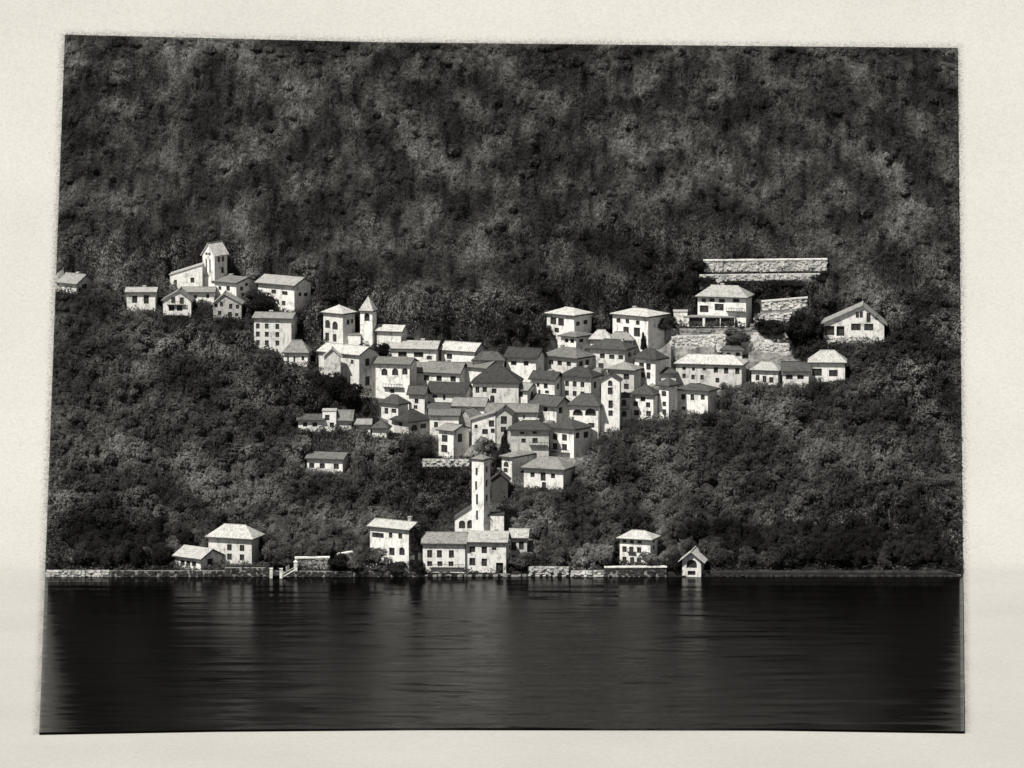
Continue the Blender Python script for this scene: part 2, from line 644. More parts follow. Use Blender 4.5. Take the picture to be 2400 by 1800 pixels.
    if roof in ('hip', 'pyr'):
        gz = e - t
        g.box(-ov - 0.05, w + ov + 0.05, -ov - 0.16, -ov - 0.004, gz - 0.12, gz + 0.10)
        g.box(w + ov + 0.004, w + ov + 0.14, -ov, d + ov, gz - 0.12, gz + 0.10)
        g.box(-ov - 0.14, -ov - 0.004, -ov, d + ov, gz - 0.12, gz + 0.10)
    elif roof in ('gs', 'sb'):
        gz = zt - ov * sl - t
        g.box(-ov - 0.02, w + ov + 0.02, -ov - 0.16, -ov - 0.004, gz - 0.12, gz + 0.10)
        if roof == 'gs':
            for x_ in (w + ov + 0.004, -ov - 0.124):
                g.poly([(x_ + 0.06, -ov, gz - 0.10), (x_ + 0.06, d / 2, hh + rise - 0.12), (x_ + 0.06, d / 2, hh + rise + 0.16), (x_ + 0.06, -ov, gz + 0.2)])
                g.poly([(x_ + 0.06, d / 2, hh + rise - 0.12), (x_ + 0.06, d + ov, gz - 0.10), (x_ + 0.06, d + ov, gz + 0.2), (x_ + 0.06, d / 2, hh + rise + 0.16)])
    if gz is not None and tone != 'none':
        g.build('eave_shade_strip', M['wood'], ro)
    for on_side, a, zc, W_, H_, kind in placed:
        if 'd' in kind:
            c = MB()
            c.box(-W_ / 2 - 0.05, W_ / 2 + 0.05, 0.445, 0.50, -H_ / 2 - 0.05, H_ / 2 + 0.05)
            o = c.build('opening', M['glass_and_shade'], root)  # dark panel closing the hole, its colour stands for the shade inside
            if not on_side:
                o.location = (a, 0, zc)
            else:
                o.location, o.rotation_euler = ((0, a, zc), (0, 0, -math.pi / 2)) if left else ((w, a, zc), (0, 0, math.pi / 2))
            continue
        fm, pm = window_meshes(W_, H_, False)
        o = link('window', fm, root)
        if not on_side:
            o.location = (a, 0, zc)
        elif left:
            o.location, o.rotation_euler = (0, a, zc), (0, 0, -math.pi / 2)
        else:
            o.location, o.rotation_euler = (w, a, zc), (0, 0, math.pi / 2)
        link('pane', pm, o)
    for a, zc, W_, H_ in proud:
        fm, pm = window_meshes(W_, H_, False)
        o = link('window', fm, root)
        o.location = (a, -0.245, zc)
        link('pane', pm, o)
    if not chim and roof in ('hip', 'gs') and w > 5.5 and crng.random() < 0.4:
        chim = [(fx0 + (fx1 - fx0) * crng.uniform(0.25, 0.8), 4)]
    for cx, hpx in chim:       # px of the chimney, its height in pixels above the ridge
        a = (cx - fx0) / (fx1 - fx0) * w
        c = MB()
        c.box(a - 0.35, a + 0.35, d * 0.5 + 0.05, d * 0.5 + 0.75, zr - 1.2, zr + hpx / s)
        c.box(a - 0.45, a + 0.45, d * 0.5 - 0.05, d * 0.5 + 0.85, zr + hpx / s, zr + hpx / s + 0.15)
        c.build('chimney', M['grey'], ro)
    for bx0, bx1, by, pr in balc:
        a0, a1 = (bx0 - fx0) / (fx1 - fx0) * w, (bx1 - fx0) / (fx1 - fx0) * w
        z = hh - (by - eave) / s / ca
        c = MB()
        c.box(a0, a1, -pr, -0.004, z - 0.12, z + 0.02)
        o = c.build('balcony', M['wood'], root)
        r = MB()
        r.box(a0, a1, -pr, -pr + 0.07, z + 0.72, z + 0.80)
        n = max(2, int((a1 - a0) / 0.6))
        for k in range(n + 1):
            xx = a0 + 0.03 + (a1 - a0 - 0.06) * k / n
            r.box(xx - 0.03, xx + 0.03, -pr + 0.005, -pr + 0.065, z + 0.021, z + 0.719)
        r.build('railing', M['wood'], o)
    HOUSES.append(root)
    return root, (P0, w, d, hh, phi, s)


def grid_wins(xs, ys, w, h, kind=''):
    return [(x, y, w, h, kind) for y in ys for x in xs]

# ------------------------------------------------------------------ the buildings
UP = 'houses on the upper left spur'
SH = 'houses along the shore'
# upper left spur
house('chalet', 'pale chalet cut by the left edge of the picture, gable to the right', 'house', 135, 180, 216, 667, 643, 690, 'gs', 'mid',
      [(197, 668, 11, 10), (187, 680, 5, 10)], group=UP)
house('house', 'small white house with two tall windows, leftmost under the hilltop church', 'house', 297, 364, 364, 686, 674, 732, 'gs', 'light',
      [(316, 702, 11, 16), (343, 702, 11, 18)], group=UP)
house('house', 'white gabled house with two rows of paired windows below the hilltop church', 'house', 382, 448, 448, 703, 681, 744, 'gf', 'mid',
      [(406, 703, 8, 12), (426, 704, 8, 13), (402, 722, 12, 13), (421, 722, 12, 13)], apex=0.58, balc=[(392, 436, 714, 0.6)], group=UP)
house('church_nave', 'church nave with its roof line climbing towards the hilltop bell tower', 'church', 398, 474, 474, 645, 621, 672, 'sr', 'light',
      [(411, 662, 6, 10), (451, 657, 8, 11)], over=0.2, group=UP)
house('bell_tower', 'hilltop bell tower with slit windows and pale gabled roof', 'bell tower', 474, 503, 531, 597, 573, 668, 'gf', 'light',
      [(483, 625, 3, 28), (492, 625, 3, 28), (513, 609, 5, 12, 'a'), (522, 609, 5, 12, 'a'), (521, 635, 6, 14, 'a'), (484, 596, 4, 5), (491, 596, 4, 5)], over=0.35, group=UP)
house('house', 'low wing with grey roof wedged between gabled houses under the hilltop church', 'house', 425, 501, 501, 686, 673, 708, 'gs', 'mid',
      [(487, 694, 6, 9), (458, 696, 6, 8)], group=UP)
house('house', 'white house in front of the hilltop bell tower, shaded gable to the right', 'house', 500, 554, 600, 665, 649, 706, 'gs', 'mid',
      [(514, 679, 6, 8), (534, 678, 8, 10), (535, 692, 6, 8), (577, 661, 6, 6), (566, 678, 6, 8), (584, 677, 7, 8), (569, 693, 6, 8)], group=UP)
house('house', 'gabled house with seven small windows at the foot of the hilltop cluster', 'house', 500, 566, 566, 711, 689, 750, 'gf', 'mid',
      [(507, 715, 6, 8), (519, 712, 6, 9), (515, 734, 7, 9), (541, 716, 7, 11), (557, 719, 7, 9), (539, 738, 8, 12), (555, 738, 7, 7)], apex=0.38, wall='grey', group=UP)
house('house', 'wide house with rough pale roof and dark side right of the hilltop cluster', 'house', 602, 690, 727, 671, 650, 738, 'gs', 'light',
      [(640, 688, 10, 9), (667, 689, 12, 8), (664, 713, 8, 10), (703, 692, 6, 8), (716, 694, 8, 7)], over=0.6, group=UP)
house('house', 'tall three storey white house with nine windows below the wide pale roof', 'house', 595, 683, 694, 748, 733, 824, 'gs', 'mid',
      grid_wins([604, 625, 650], [766, 785, 805], 8, 11), group=UP)
house('house', 'low cottage with hipped grey roof left of the village church', 'house', 666, 721, 726, 828, 797, 858, 'hip', 'mid',
      [(690, 842, 4, 10), (710, 840, 5, 9), (675, 842, 4, 9)], vis=852)
# village church group
house('pavilion', 'square four window house with pale pyramid roof beside the village belfry', 'house', 757, 804, 831, 737, 716, 812, 'pyr', 'light',
      [(767, 763, 10, 18, 'a'), (785, 765, 11, 18, 'a'), (766, 793, 8, 17), (784, 794, 8, 17), (816, 757, 6, 11), (825, 756, 5, 9)])
house('bell_tower', 'village belfry with arched opening and pointed pyramid spire', 'bell tower', 844, 873, 882, 730, 695, 812, 'pyr', 'light',
      [(860, 744, 11, 18, 'ad')], over=0.25, d=2.7)
house('link_building', 'low lean-to linking the pyramid roofed house to the village belfry', 'house', 816, 845, 845, 786, 781, 812, 'flat', 'mid', [], d=3.0)
house('church_nave', 'plain windowless nave with pale roof right of the village belfry', 'church', 883, 940, 952, 779, 763, 818, 'gs', 'light', [])
house('house', 'broad pale roofed house below the belfry with tall grey gable end', 'house', 745, 842, 882, 834, 812, 926, 'gs', 'light',
      [(861, 852, 9, 16), (861, 896, 9, 20), (825, 850, 6, 9)], vis=866)
house('house', 'small white gabled porch in front of the broad pale roof', 'house', 760, 798, 798, 834, 817, 934, 'gf', 'light', [], d=1.6, vis=862)
house('house', 'white house with three arched upper windows and a dark balcony', 'house', 880, 960, 976, 856, 839, 936, 'gs', 'mid',
      [(901, 874, 12, 15, 'a'), (926, 873, 13, 15, 'a'), (949, 871, 11, 14, 'a'), (919, 918, 9, 9)], balc=[(899, 946, 911, 0.7)])
house('house', 'long white house with pale roof and wide dark windows right of the nave', 'house', 914, 1022, 1032, 820, 800, 854, 'gs', 'light',
      [(943, 832, 18, 11), (981, 832, 20, 11), (1006, 839, 11, 8)], chim=[(985, 5)])
house('house', 'pale roofed house at the village top with one square window', 'house', 1034, 1112, 1137, 826, 804, 856, 'gs', 'light', [(1053, 839, 11, 11)])
# middle of the village
house('cottage', 'tiny cottage under a sagging black roof at the top centre', 'house', 1110, 1180, 1184, 846, 824, 870, 'hip', 'dark', [], d=4.0)
house('house', 'blank white house with plain grey roof behind the great dark roof', 'house', 1072, 1140, 1180, 865, 842, 892, 'gs', 'mid', [])
house('house', 'white house with three square windows and long grey roof', 'house', 972, 1077, 1097, 877, 850, 902, 'gs', 'mid',
      grid_wins([999, 1029, 1062], [889], 11, 12), chim=[(1040, 5)])
house('house', 'low house with black swaybacked roof below the three square windows', 'house', 1000, 1088, 1107, 925, 898, 952, 'gs', 'dark',
      [(1019, 932, 10, 7), (1041, 933, 5, 12)])
house('house', 'narrow white house with tilted dark roof left of the swaybacked roof', 'house', 958, 995, 1003, 927, 905, 966, 'gs', 'dark', [(976, 941, 8, 10), (974, 955, 8, 8)])
house('house', 'small white house with dark hipped roof and two narrow windows, left edge of the village', 'house', 893, 933, 956, 949, 927, 985, 'hip', 'dark',
      [(905, 966, 8, 13), (923, 964, 10, 9)])
house('house', 'shaded house under a wide black hipped roof with round windows', 'house', 923, 958, 1005, 990, 961, 1020, 'hip', 'dark',
      [(971, 1004, 13, 13, 'a'), (992, 1002, 12, 10), (938, 997, 8, 10)], left=True, wall='grey', over=0.7)
house('cottage', 'low cottage with sloping grey roof half hidden by trees, left edge of the village', 'house', 834, 868, 868, 997, 982, 1014, 'gs', 'mid', [], d=3.0, vis=1002)
house('cottage', 'low white cottage with dark hipped roof left of the round windowed house', 'house', 872, 907, 912, 1005, 985, 1028, 'hip', 'dark', [], d=3.6)
house('house', 'large house with the great dark hipped roof in the village centre', 'house', 1108, 1215, 1222, 899, 857, 950, 'hip', 'dark',
      [(1119, 915, 8, 13), (1136, 914, 9, 11), (1158, 917, 10, 10), (1154, 936, 9, 16, 'a')], d=7.5, inset=4.0)
house('house', 'white house with arched gable doorway in front of the great dark roof', 'house', 1172, 1236, 1258, 917, 898, 950, 'gs', 'mid',
      [(1195, 926, 10, 12), (1219, 925, 11, 11), (1247, 930, 9, 20, 'a')])
house('house', 'white house with small paired windows left of the six window house', 'house', 1246, 1300, 1317, 893, 872, 944, 'gs', 'dark',
      [(1261, 905, 6, 8), (1279, 906, 8, 11), (1282, 920, 8, 7), (1264, 922, 5, 10), (1308, 908, 8, 13)], over=0.55)
house('house', 'white six window house with dark hipped roof in the right centre', 'house', 1317, 1385, 1407, 886, 864, 950, 'hip', 'dark',
      grid_wins([1329, 1347, 1365], [903, 925], 8, 11) + [(1395, 905, 8, 14)], over=0.6, chim=[(1362, 5)])
house('house', 'grey roofed house with black side wall in the top row of the village', 'house', 1187, 1256, 1276, 842, 817, 880, 'gs', 'dark',
      [(1204, 854, 12, 9), (1233, 853, 10, 10)], over=0.6)
house('house', 'house with broad hipped grey roof and five windows in the top row', 'house', 1276, 1351, 1391, 841, 817, 880, 'hip', 'mid',
      [(1292, 855, 9, 9), (1312, 855, 9, 10), (1333, 855, 9, 9), (1362, 854, 8, 10), (1377, 853, 8, 11)], over=0.55)
house('house', 'tall narrow white gabled house with windows one above another', 'house', 1409, 1452, 1456, 891, 878, 1012, 'gf', 'dark',
      [(1430, 917, 10, 15), (1431, 948, 9, 17), (1431, 969, 9, 12), (1430, 896, 9, 12, 'a')])
house('house', 'white house with two wide black arched openings under a dark hipped roof', 'house', 1335, 1402, 1416, 953, 924, 1022, 'hip', 'dark',
      [(1354, 969, 20, 14, 'ad'), (1384, 967, 23, 16, 'ad'), (1386, 997, 12, 9)], over=0.5)
house('house', 'white house with rounded dark roof and gable left of the two black arches', 'house', 1244, 1304, 1335, 955, 929, 986, 'gs', 'dark',
      [(1256, 962, 9, 10), (1278, 962, 9, 10), (1314, 955, 11, 13)], over=0.6)
house('cottage', 'low cottage with flat pitched grey roof below the great dark roof', 'house', 1062, 1135, 1145, 955, 933, 978, 'gs', 'mid', [], d=4.5)
house('cottage', 'small cottage with black roof between the swaybacked roof and the centre', 'house', 1004, 1062, 1068, 960, 945, 975, 'gs', 'dark', [], d=3.0)
house('house', 'white house with pale streaked roof below the small black roof', 'house', 1007, 1075, 1078, 976, 959, 1020, 'gs', 'mid', [(1022, 996, 8, 12)], d=3.6)
house('house', 'grey gabled cottage with mid grey roof left of the shed roofed house', 'house', 1077, 1103, 1128, 977, 961, 1014, 'gf', 'mid', [], wall='grey', d=4.0)
house('house', 'long low house with pale brown roof across the village centre', 'house', 1140, 1258, 1262, 968, 947, 992, 'gs', 'mid', [(1228, 978, 4, 8)], d=4.6)
house('house', 'tall grey gabled house with two black windows stacked in the lower centre', 'house', 1162, 1200, 1204, 971, 957, 1035, 'gf', 'dark',
      [(1181, 985, 13, 17), (1180, 1007, 11, 11)], wall='grey', d=4.2)
house('house', 'white house with roof climbing to the tall grey gable', 'house', 1106, 1161, 1161, 984, 967, 1042, 'sr', 'mid',
      [(1152, 987, 11, 14), (1137, 1012, 12, 11), (1156, 1010, 8, 9), (1116, 1000, 6, 8)], d=3.4)
house('house', 'tower-like white house with two windows and shaded gable above the stone terrace', 'house', 1028, 1063, 1099, 1012, 995, 1074, 'gs', 'mid',
      [(1042, 1030, 12, 15), (1041, 1054, 13, 16), (1078, 1029, 12, 18)])
house('house', 'greyish house with long black roof and flower balcony', 'house', 1197, 1286, 1288, 1009, 986, 1074, 'hip', 'dark',
      [(1227, 1033, 9, 9), (1254, 1033, 11, 11), (1224, 1015, 9, 6), (1253, 1014, 9, 6)], balc=[(1241, 1283, 1046, 0.7)], wall='grey', over=0.6)
house('house', 'white four window house with black pyramid roof beside the flower balcony house', 'house', 1288, 1345, 1384, 1008, 983, 1074, 'pyr', 'dark',
      grid_wins([1301, 1323], [1028, 1051], 10, 14) + [(1354, 1022, 8, 12), (1374, 1024, 10, 13)], over=0.6, balc=[(1294, 1336, 1066, 0.7)], chim=[(1318, 4)])
house('house', 'small white house with half round window above the hipped house', 'house', 1176, 1200, 1256, 1073, 1055, 1130, 'hip', 'mid',
      [(1186, 1090, 10, 11, 'a'), (1185, 1104, 9, 9), (1228, 1110, 14, 5)], vis=1122)
house('house', 'white house with wide hipped grey roof lowest on the slope', 'house', 1228, 1320, 1343, 1102, 1073, 1154, 'hip', 'mid',
      [(1248, 1117, 9, 10), (1273, 1120, 10, 18), (1296, 1117, 9, 10), (1275, 1143, 9, 19)], vis=1148, over=0.6)
house('chapel', 'dark walled chapel with black gable behind the lakeside campanile', 'chapel', 1152, 1190, 1194, 1124, 1109, 1178, 'gf', 'dark', [], wall='dim')
# upper right of the village
house('house', 'white house with pale hipped roof alone at the forest edge, top of the village', 'house', 1282, 1346, 1387, 741, 723, 792, 'hip', 'light',
      [(1297, 757, 12, 15), (1315, 758, 12, 16), (1305, 778, 9, 10), (1355, 760, 8, 9), (1373, 759, 9, 9)])
house('cottage', 'small cottage with dark hipped roof right under the forest edge house', 'house', 1315, 1350, 1386, 791, 775, 818, 'hip', 'mid',
      [(1328, 800, 8, 9, 'a'), (1341, 800, 8, 9), (1363, 800, 10, 7)], over=0.5)
house('cottage', 'cottage showing only its pale roof between the forest edge houses', 'house', 1383, 1430, 1436, 797, 774, 812, 'hip', 'light', [], d=3.4)
house('cottage', 'white cottage with grey pointed roof before the two storey forest edge house', 'house', 1424, 1482, 1486, 799, 778, 816, 'hip', 'mid', [], d=3.6)
house('house', 'two storey white house with long pale roof at the forest edge', 'house', 1437, 1519, 1566, 744, 726, 822, 'hip', 'light',
      [(1450, 758, 8, 9), (1471, 758, 7, 9), (1495, 759, 8, 9), (1468, 779, 11, 15), (1493, 781, 13, 19)], over=0.5)
house('house', 'grey walled house with round black roof and three small windows in a row', 'house', 1383, 1464, 1486, 821, 797, 866, 'hip', 'dark',
      [(1412, 837, 10, 10), (1434, 838, 11, 9), (1455, 838, 10, 9), (1409, 860, 11, 11), (1476, 835, 7, 10)], over=0.6)
house('house', 'white house with black tiled roof and four windows below the terraces', 'house', 1488, 1536, 1562, 844, 820, 904, 'hip', 'dark',
      [(1504, 862, 10, 16), (1520, 861, 9, 14), (1507, 882, 8, 11), (1520, 882, 8, 14)], over=0.5)
house('house', 'house under a low dark pyramid roof left of the four window house', 'house', 1424, 1486, 1504, 869, 849, 920, 'pyr', 'mid',
      [(1468, 884, 12, 12), (1468, 907, 10, 12), (1440, 890, 8, 10)], over=0.5, wall='grey')
house('cottage', 'little lean-to with black roof against the long white building', 'house', 1541, 1584, 1586, 876, 862, 894, 'hip', 'dark', [], d=3.2)
house('house', 'slender white tower house with black roof and three stacked windows', 'house', 1545, 1567, 1588, 906, 886, 984, 'hip', 'dark',
      [(1556, 924, 9, 11), (1557, 948, 7, 10), (1557, 967, 8, 12), (1577, 968, 7, 9)], over=0.6)
house('house', 'house with five dark windows under a pointed black roof by the trees', 'house', 1481, 1531, 1547, 927, 902, 986, 'pyr', 'dark',
      [(1507, 937, 10, 10), (1490, 949, 10, 10), (1519, 950, 9, 11), (1492, 970, 11, 11), (1520, 970, 10, 11)], over=0.5)
house('turret', 'narrow grey turret with little cap roof and balcony beside the tall gabled house', 'house', 1449, 1478, 1480, 931, 919, 988, 'pyr', 'dark',
      [(1462, 944, 10, 14, 'a'), (1463, 970, 10, 13, 'a')], wall='grey', d=3.0, balc=[(1453, 1474, 960, 0.6)])
house('house', 'long white building with pale roof and two rows of small windows', 'house', 1585, 1738, 1751, 857, 833, 912, 'hip', 'light',
      [(1604, 867, 7, 7), (1626, 868, 6, 7), (1651, 868, 6, 6), (1678, 869, 9, 12), (1702, 870, 9, 13), (1728, 870, 9, 14)] +
      [(1604, 885, 7, 10), (1625, 887, 7, 10), (1646, 887, 7, 10), (1682, 893, 8, 10)], d=6.0, vis=900)
house('house', 'white house with low black hipped roof below the long building', 'house', 1588, 1659, 1682, 918, 902, 972, 'hip', 'dark',
      [(1602, 934, 9, 12), (1623, 934, 7, 12), (1647, 932, 8, 11), (1603, 962, 8, 9)], vis=966, over=0.5)
house('cottage', 'tiny white cottage with black roof on top of the long building', 'house', 1694, 1739, 1742, 823, 809, 838, 'hip', 'dark',
      [(1708, 830, 8, 6), (1729, 830, 9, 7)], d=2.8, over=0.6)
house('villa', 'white villa with pale hipped roof above the terraces on the right', 'villa', 1636, 1748, 1764, 699, 671, 766, 'hip', 'light',
      [(1650, 707, 9, 8), (1669, 706, 10, 8), (1692, 707, 12, 8), (1725, 705, 13, 7), (1651, 727, 18, 15), (1686, 722, 18, 15)],
      balc=[(1704, 1747, 733, 0.9)], over=0.55, d=6.0)
house('porch', 'white loggia with three black openings at the foot of the terrace villa', 'porch', 1602, 1722, 1722, 744, 741, 766, 'flat', 'light',
      [(1631, 755, 28, 18, 'd'), (1670, 755, 30, 18, 'd'), (1705, 755, 28, 18, 'd')], d=2.2, Y=None)
house('shed', 'little white shed left of the terrace villa', 'shed', 1579, 1611, 1611, 731, 728, 748, 'flat', 'light', [], d=2.6)
house('chalet', 'white chalet with wide gable and dark porch alone on the right', 'house', 1931, 2072, 2076, 757, 716, 802, 'gf', 'light',
      [(2009, 738, 6, 11), (2018, 737, 6, 12), (2035, 744, 8, 19), (2055, 744, 7, 9), (2006, 767, 20, 15), (2036, 767, 19, 15), (1944, 776, 21, 20, 'd'), (1970, 777, 16, 21, 'd')],
      apex=0.64, d=6.0, over=0.7)
house('house', 'white house with pale steep roof below the gabled chalet', 'house', 1897, 1980, 1984, 851, 821, 900, 'hip', 'light',
      [(1915, 873, 20, 16), (1953, 875, 18, 14)], vis=890)
house('house', 'low house with dark roof between the two pale roofed houses on the right', 'house', 1834, 1895, 1897, 872, 848, 908, 'gs', 'dark',
      [(1850, 884, 14, 10), (1876, 884, 14, 9)], d=4.0, vis=900)
house('house', 'small white house with pale roof and three close windows on the right', 'house', 1762, 1823, 1834, 870, 849, 908, 'hip', 'light',
      [(1776, 887, 8, 12), (1792, 890, 8, 14), (1808, 891, 9, 12)], vis=900)
# left of the village, among trees
house('house', 'low house with black flat roof among trees left of the village', 'house', 699, 757, 757, 986, 971, 1012, 'gs', 'dark',
      [(715, 995, 9, 9), (738, 995, 10, 9)], d=3.4, vis=1003)
house('house', 'flat topped white block joined to the black flat roof among trees', 'house', 756, 788, 788, 964, 961, 1012, 'flat', 'light',
      [(767, 979, 9, 12), (778, 996, 9, 10)], d=3.4, vis=1001)
house('house', 'house with pale sloping roof at the right end of the tree hidden row', 'house', 789, 824, 828, 988, 962, 1010, 'gs', 'mid', [], vis=1000)
house('house', 'lone white house with three windows in the trees above the shore', 'house', 719, 803, 817, 1078, 1062, 1114, 'gs', 'mid',
      grid_wins([730, 755, 788], [1094], 11, 11), vis=1104)
# the shore
house('house', 'two storey white shore house with large pale roof on the left', 'house', 487, 590, 611, 1265, 1232, 1327, 'hip', 'light',
      grid_wins([537, 567], [1286, 1308], 10, 14), over=0.6, group=SH)
house('annex', 'low annex with sloping grey roof attached to the left shore house', 'house', 408, 471, 517, 1312, 1285, 1338, 'gs', 'light',
      [(426, 1325, 9, 12), (440, 1325, 9, 12), (454, 1324, 9, 11), (492, 1322, 13, 17, 'd')], Y=0.8, over=0.5, group=SH)
ivy_house = house('house', 'white shore house with shaded gable and dark ivy left of the long house', 'house', 866, 958, 989, 1244, 1224, 1338, 'gs', 'light',
      [(885, 1262, 24, 11), (915, 1259, 7, 12), (938, 1259, 8, 12), (918, 1297, 11, 16), (942, 1294, 11, 17, 'a'), (976, 1308, 8, 22)], over=0.5, chim=[(943, 12)], group=SH, d=5.5, vis=1318)
house('house', 'left half of the long white lakeside house with six windows and grey roof', 'house', 991, 1090, 1090, 1276, 1248, 1348, 'gs', 'mid',
      grid_wins([1007, 1030, 1058], [1299], 10, 16) + grid_wins([1007, 1031, 1057], [1322], 10, 11), Y=1.2, balc=[(1008, 1088, 1334, 0.5)], group=SH)
house('house', 'right half of the long white lakeside house with doorway and pale roof', 'house', 1092, 1186, 1193, 1273, 1246, 1348, 'gs', 'light',
      [(1107, 1289, 12, 13), (1135, 1290, 11, 15), (1107, 1318, 12, 16), (1135, 1319, 11, 16), (1171, 1334, 15, 27, 'd'), (1158, 1287, 9, 6)], Y=0.9, group=SH)
house('house', 'grey house with pale tilted roof behind the right end of the lakeside house', 'house', 1196, 1235, 1238, 1263, 1240, 1318, 'gs', 'light',
      [(1204, 1281, 10, 18), (1222, 1279, 10, 18)], wall='grey', group=SH, vis=1296)
house('church_nave', 'white lakeside church gable with two arched windows behind the campanile', 'church', 1066, 1150, 1150, 1216, 1182, 1290, 'gf', 'dark',
      [(1083, 1230, 13, 17, 'a'), (1102, 1229, 12, 18, 'a')], apex=0.62, group=SH, d=5.0, over=0.25)
house('vestry', 'plain white vestry block right of the lakeside campanile', 'church', 1146, 1181, 1181, 1208, 1204, 1290, 'flat', 'dark', [], group=SH, d=3.4)
house('bell_tower', 'tall slender lakeside campanile with slit windows and low cap roof', 'bell tower', 1106, 1134, 1149, 1079, 1066, 1300, 'pyr', 'mid',
      [(1117, 1107, 4, 16), (1116, 1140, 4, 18), (1118, 1172, 4, 22), (1118, 1209, 4, 20), (1141, 1103, 4, 14), (1141, 1135, 4, 14), (1141, 1170, 4, 14)], over=0.14, d=2.9, group=SH)
house('villa', 'white three storey shore villa with nine windows right of the long house', 'villa', 1453, 1524, 1542, 1267, 1245, 1328, 'hip', 'light',
      [(1464, 1271, 8, 7), (1481, 1270, 8, 7), (1499, 1271, 9, 7)] + grid_wins([1464, 1480, 1498], [1291], 9, 13) + grid_wins([1464, 1482, 1498], [1317], 9, 15) + [(1533, 1270, 6, 8), (1533, 1287, 6, 10)],
      balc=[(1472, 1490, 1299, 0.6)], over=0.6, group=SH)
house('boathouse', 'small white gabled boathouse with arched opening on the water', 'boathouse', 1599, 1643, 1653, 1311, 1293, 1350, 'gf', 'light',
      [(1621, 1321, 21, 18, 'ad'), (1621, 1344, 16, 10, 'd')], Y=-0.9, over=0.95, group=SH, d=5.0)


# ------------------------------------------------------------------ walls of stone
STONES = []
srng = random.Random(5)
for k in range(7):
    mb = MB()
    pts = []
    for x in (-1, 1):
        for y in (-1, 1):
            for z in (-1, 1):
                pts.append((x * 0.5 * srng.uniform(0.72, 1), y * 0.5 * srng.uniform(0.8, 1), z * 0.5 * srng.uniform(0.72, 1)))
    mb.v = pts
    mb.f = [(0, 1, 3, 2), (4, 6, 7, 5), (0, 4, 5, 1), (2, 3, 7, 6), (0, 2, 6, 4), (1, 5, 7, 3)]
    STONES.append(mb)
STONE_ME = {}


def stone_mesh(k, mat):
    if (k, mat) not in STONE_ME:
        STONE_ME[(k, mat)] = STONES[k].mesh('stone', M[mat])
    return STONE_ME[(k, mat)]


def stone_wall(name, label, x0, x1, t0, t1, b0, b1, mat='stone', core='mortar', Y=None, cop=None, sw=0.95, sh=0.42, thick=0.8, group='terrace and shore walls', block=True):
    pa = hit(x0, b0) if Y is None else at_y(x0, b0, Y)
    pb = hit(x1, b1) if Y is None else at_y(x1, b1, Y)
    s = F_PX / project(pa.x, pa.y, pa.z)[2]
    ha, hb = (b0 - t0) / s / 0.986, (b1 - t1) / s / 0.986
    L = math.hypot(pb.x - pa.x, pb.y - pa.y)
    ang = math.atan2(pb.y - pa.y, pb.x - pa.x)
    root = bpy.data.objects.new(name, None)
    COL.objects.link(root)
    root.location = pa
    root.rotation_euler = (0, 0, ang)
    tag(root, label, 'wall', group)
    dz = pb.z - pa.z
    mb = MB()
    lo = -1.5
    mb.v = [(0, 0.12, lo), (L, 0.12, dz + lo), (L, thick, dz + lo), (0, thick, lo), (0, 0.12, ha), (L, 0.12, dz + hb), (L, thick, dz + hb), (0, thick, ha)]
    mb.f = [(0, 3, 2, 1), (4, 5, 6, 7), (0, 1, 5, 4), (1, 2, 6, 5), (2, 3, 7, 6), (3, 0, 4, 7)]
    mb.build('core', M[core], root)
    cols = max(1, int(L / sw))
    for i in range(cols):
        u = (i + 0.5) / cols
        h = ha + (hb - ha) * u
        rows = max(1, round(h / sh))
        for j in range(rows):
            o = link('stone', stone_mesh(srng.randrange(7), mat), root)
            if srng.random() < 0.10:
                bpy.data.objects.remove(o)
                continue
            off = srng.uniform(-0.5, 0.5) * L / cols
            x = min(max(u * L + off, 0.3), L - 0.3)
            o.location = (x, 0.12 + srng.uniform(-0.03, 0.08), dz * u + (j + 0.5) * h / rows + srng.uniform(-0.16, 0.16) * h / rows)
            o.scale = (L / cols * srng.uniform(0.55, 1.25), srng.uniform(0.35, 0.6), h / rows * srng.uniform(0.7, 1.2))
            o.rotation_euler = (0, srng.uniform(-0.3, 0.3), 0)
    if cop:
        c = MB()
        c.v = [(-0.1, -0.2, ha), (L + 0.1, -0.2, dz + hb), (L + 0.1, thick + 0.1, dz + hb), (-0.1, thick + 0.1, ha),
               (-0.1, -0.2, ha + 0.3), (L + 0.1, -0.2, dz + hb + 0.3), (L + 0.1, thick + 0.1, dz + hb + 0.3), (-0.1, thick + 0.1, ha + 0.3)]
        c.f = [(0, 3, 2, 1), (4, 5, 6, 7), (0, 1, 5, 4), (1, 2, 6, 5), (2, 3, 7, 6), (3, 0, 4, 7)]
        c.build('coping', M[cop], root)
    if block:
        n = max(1, int((x1 - x0) / 60))
        for k in range(n):
            u0, u1 = k / n, (k + 1) / n
            RECTS.append((x0 + (x1 - x0) * u0, x0 + (x1 - x0) * u1, min(t0, t1), b0 + (b1 - b0) * (u0 + u1) / 2, pa.y + (pb.y - pa.y) * (u0 + u1) / 2))
    return root


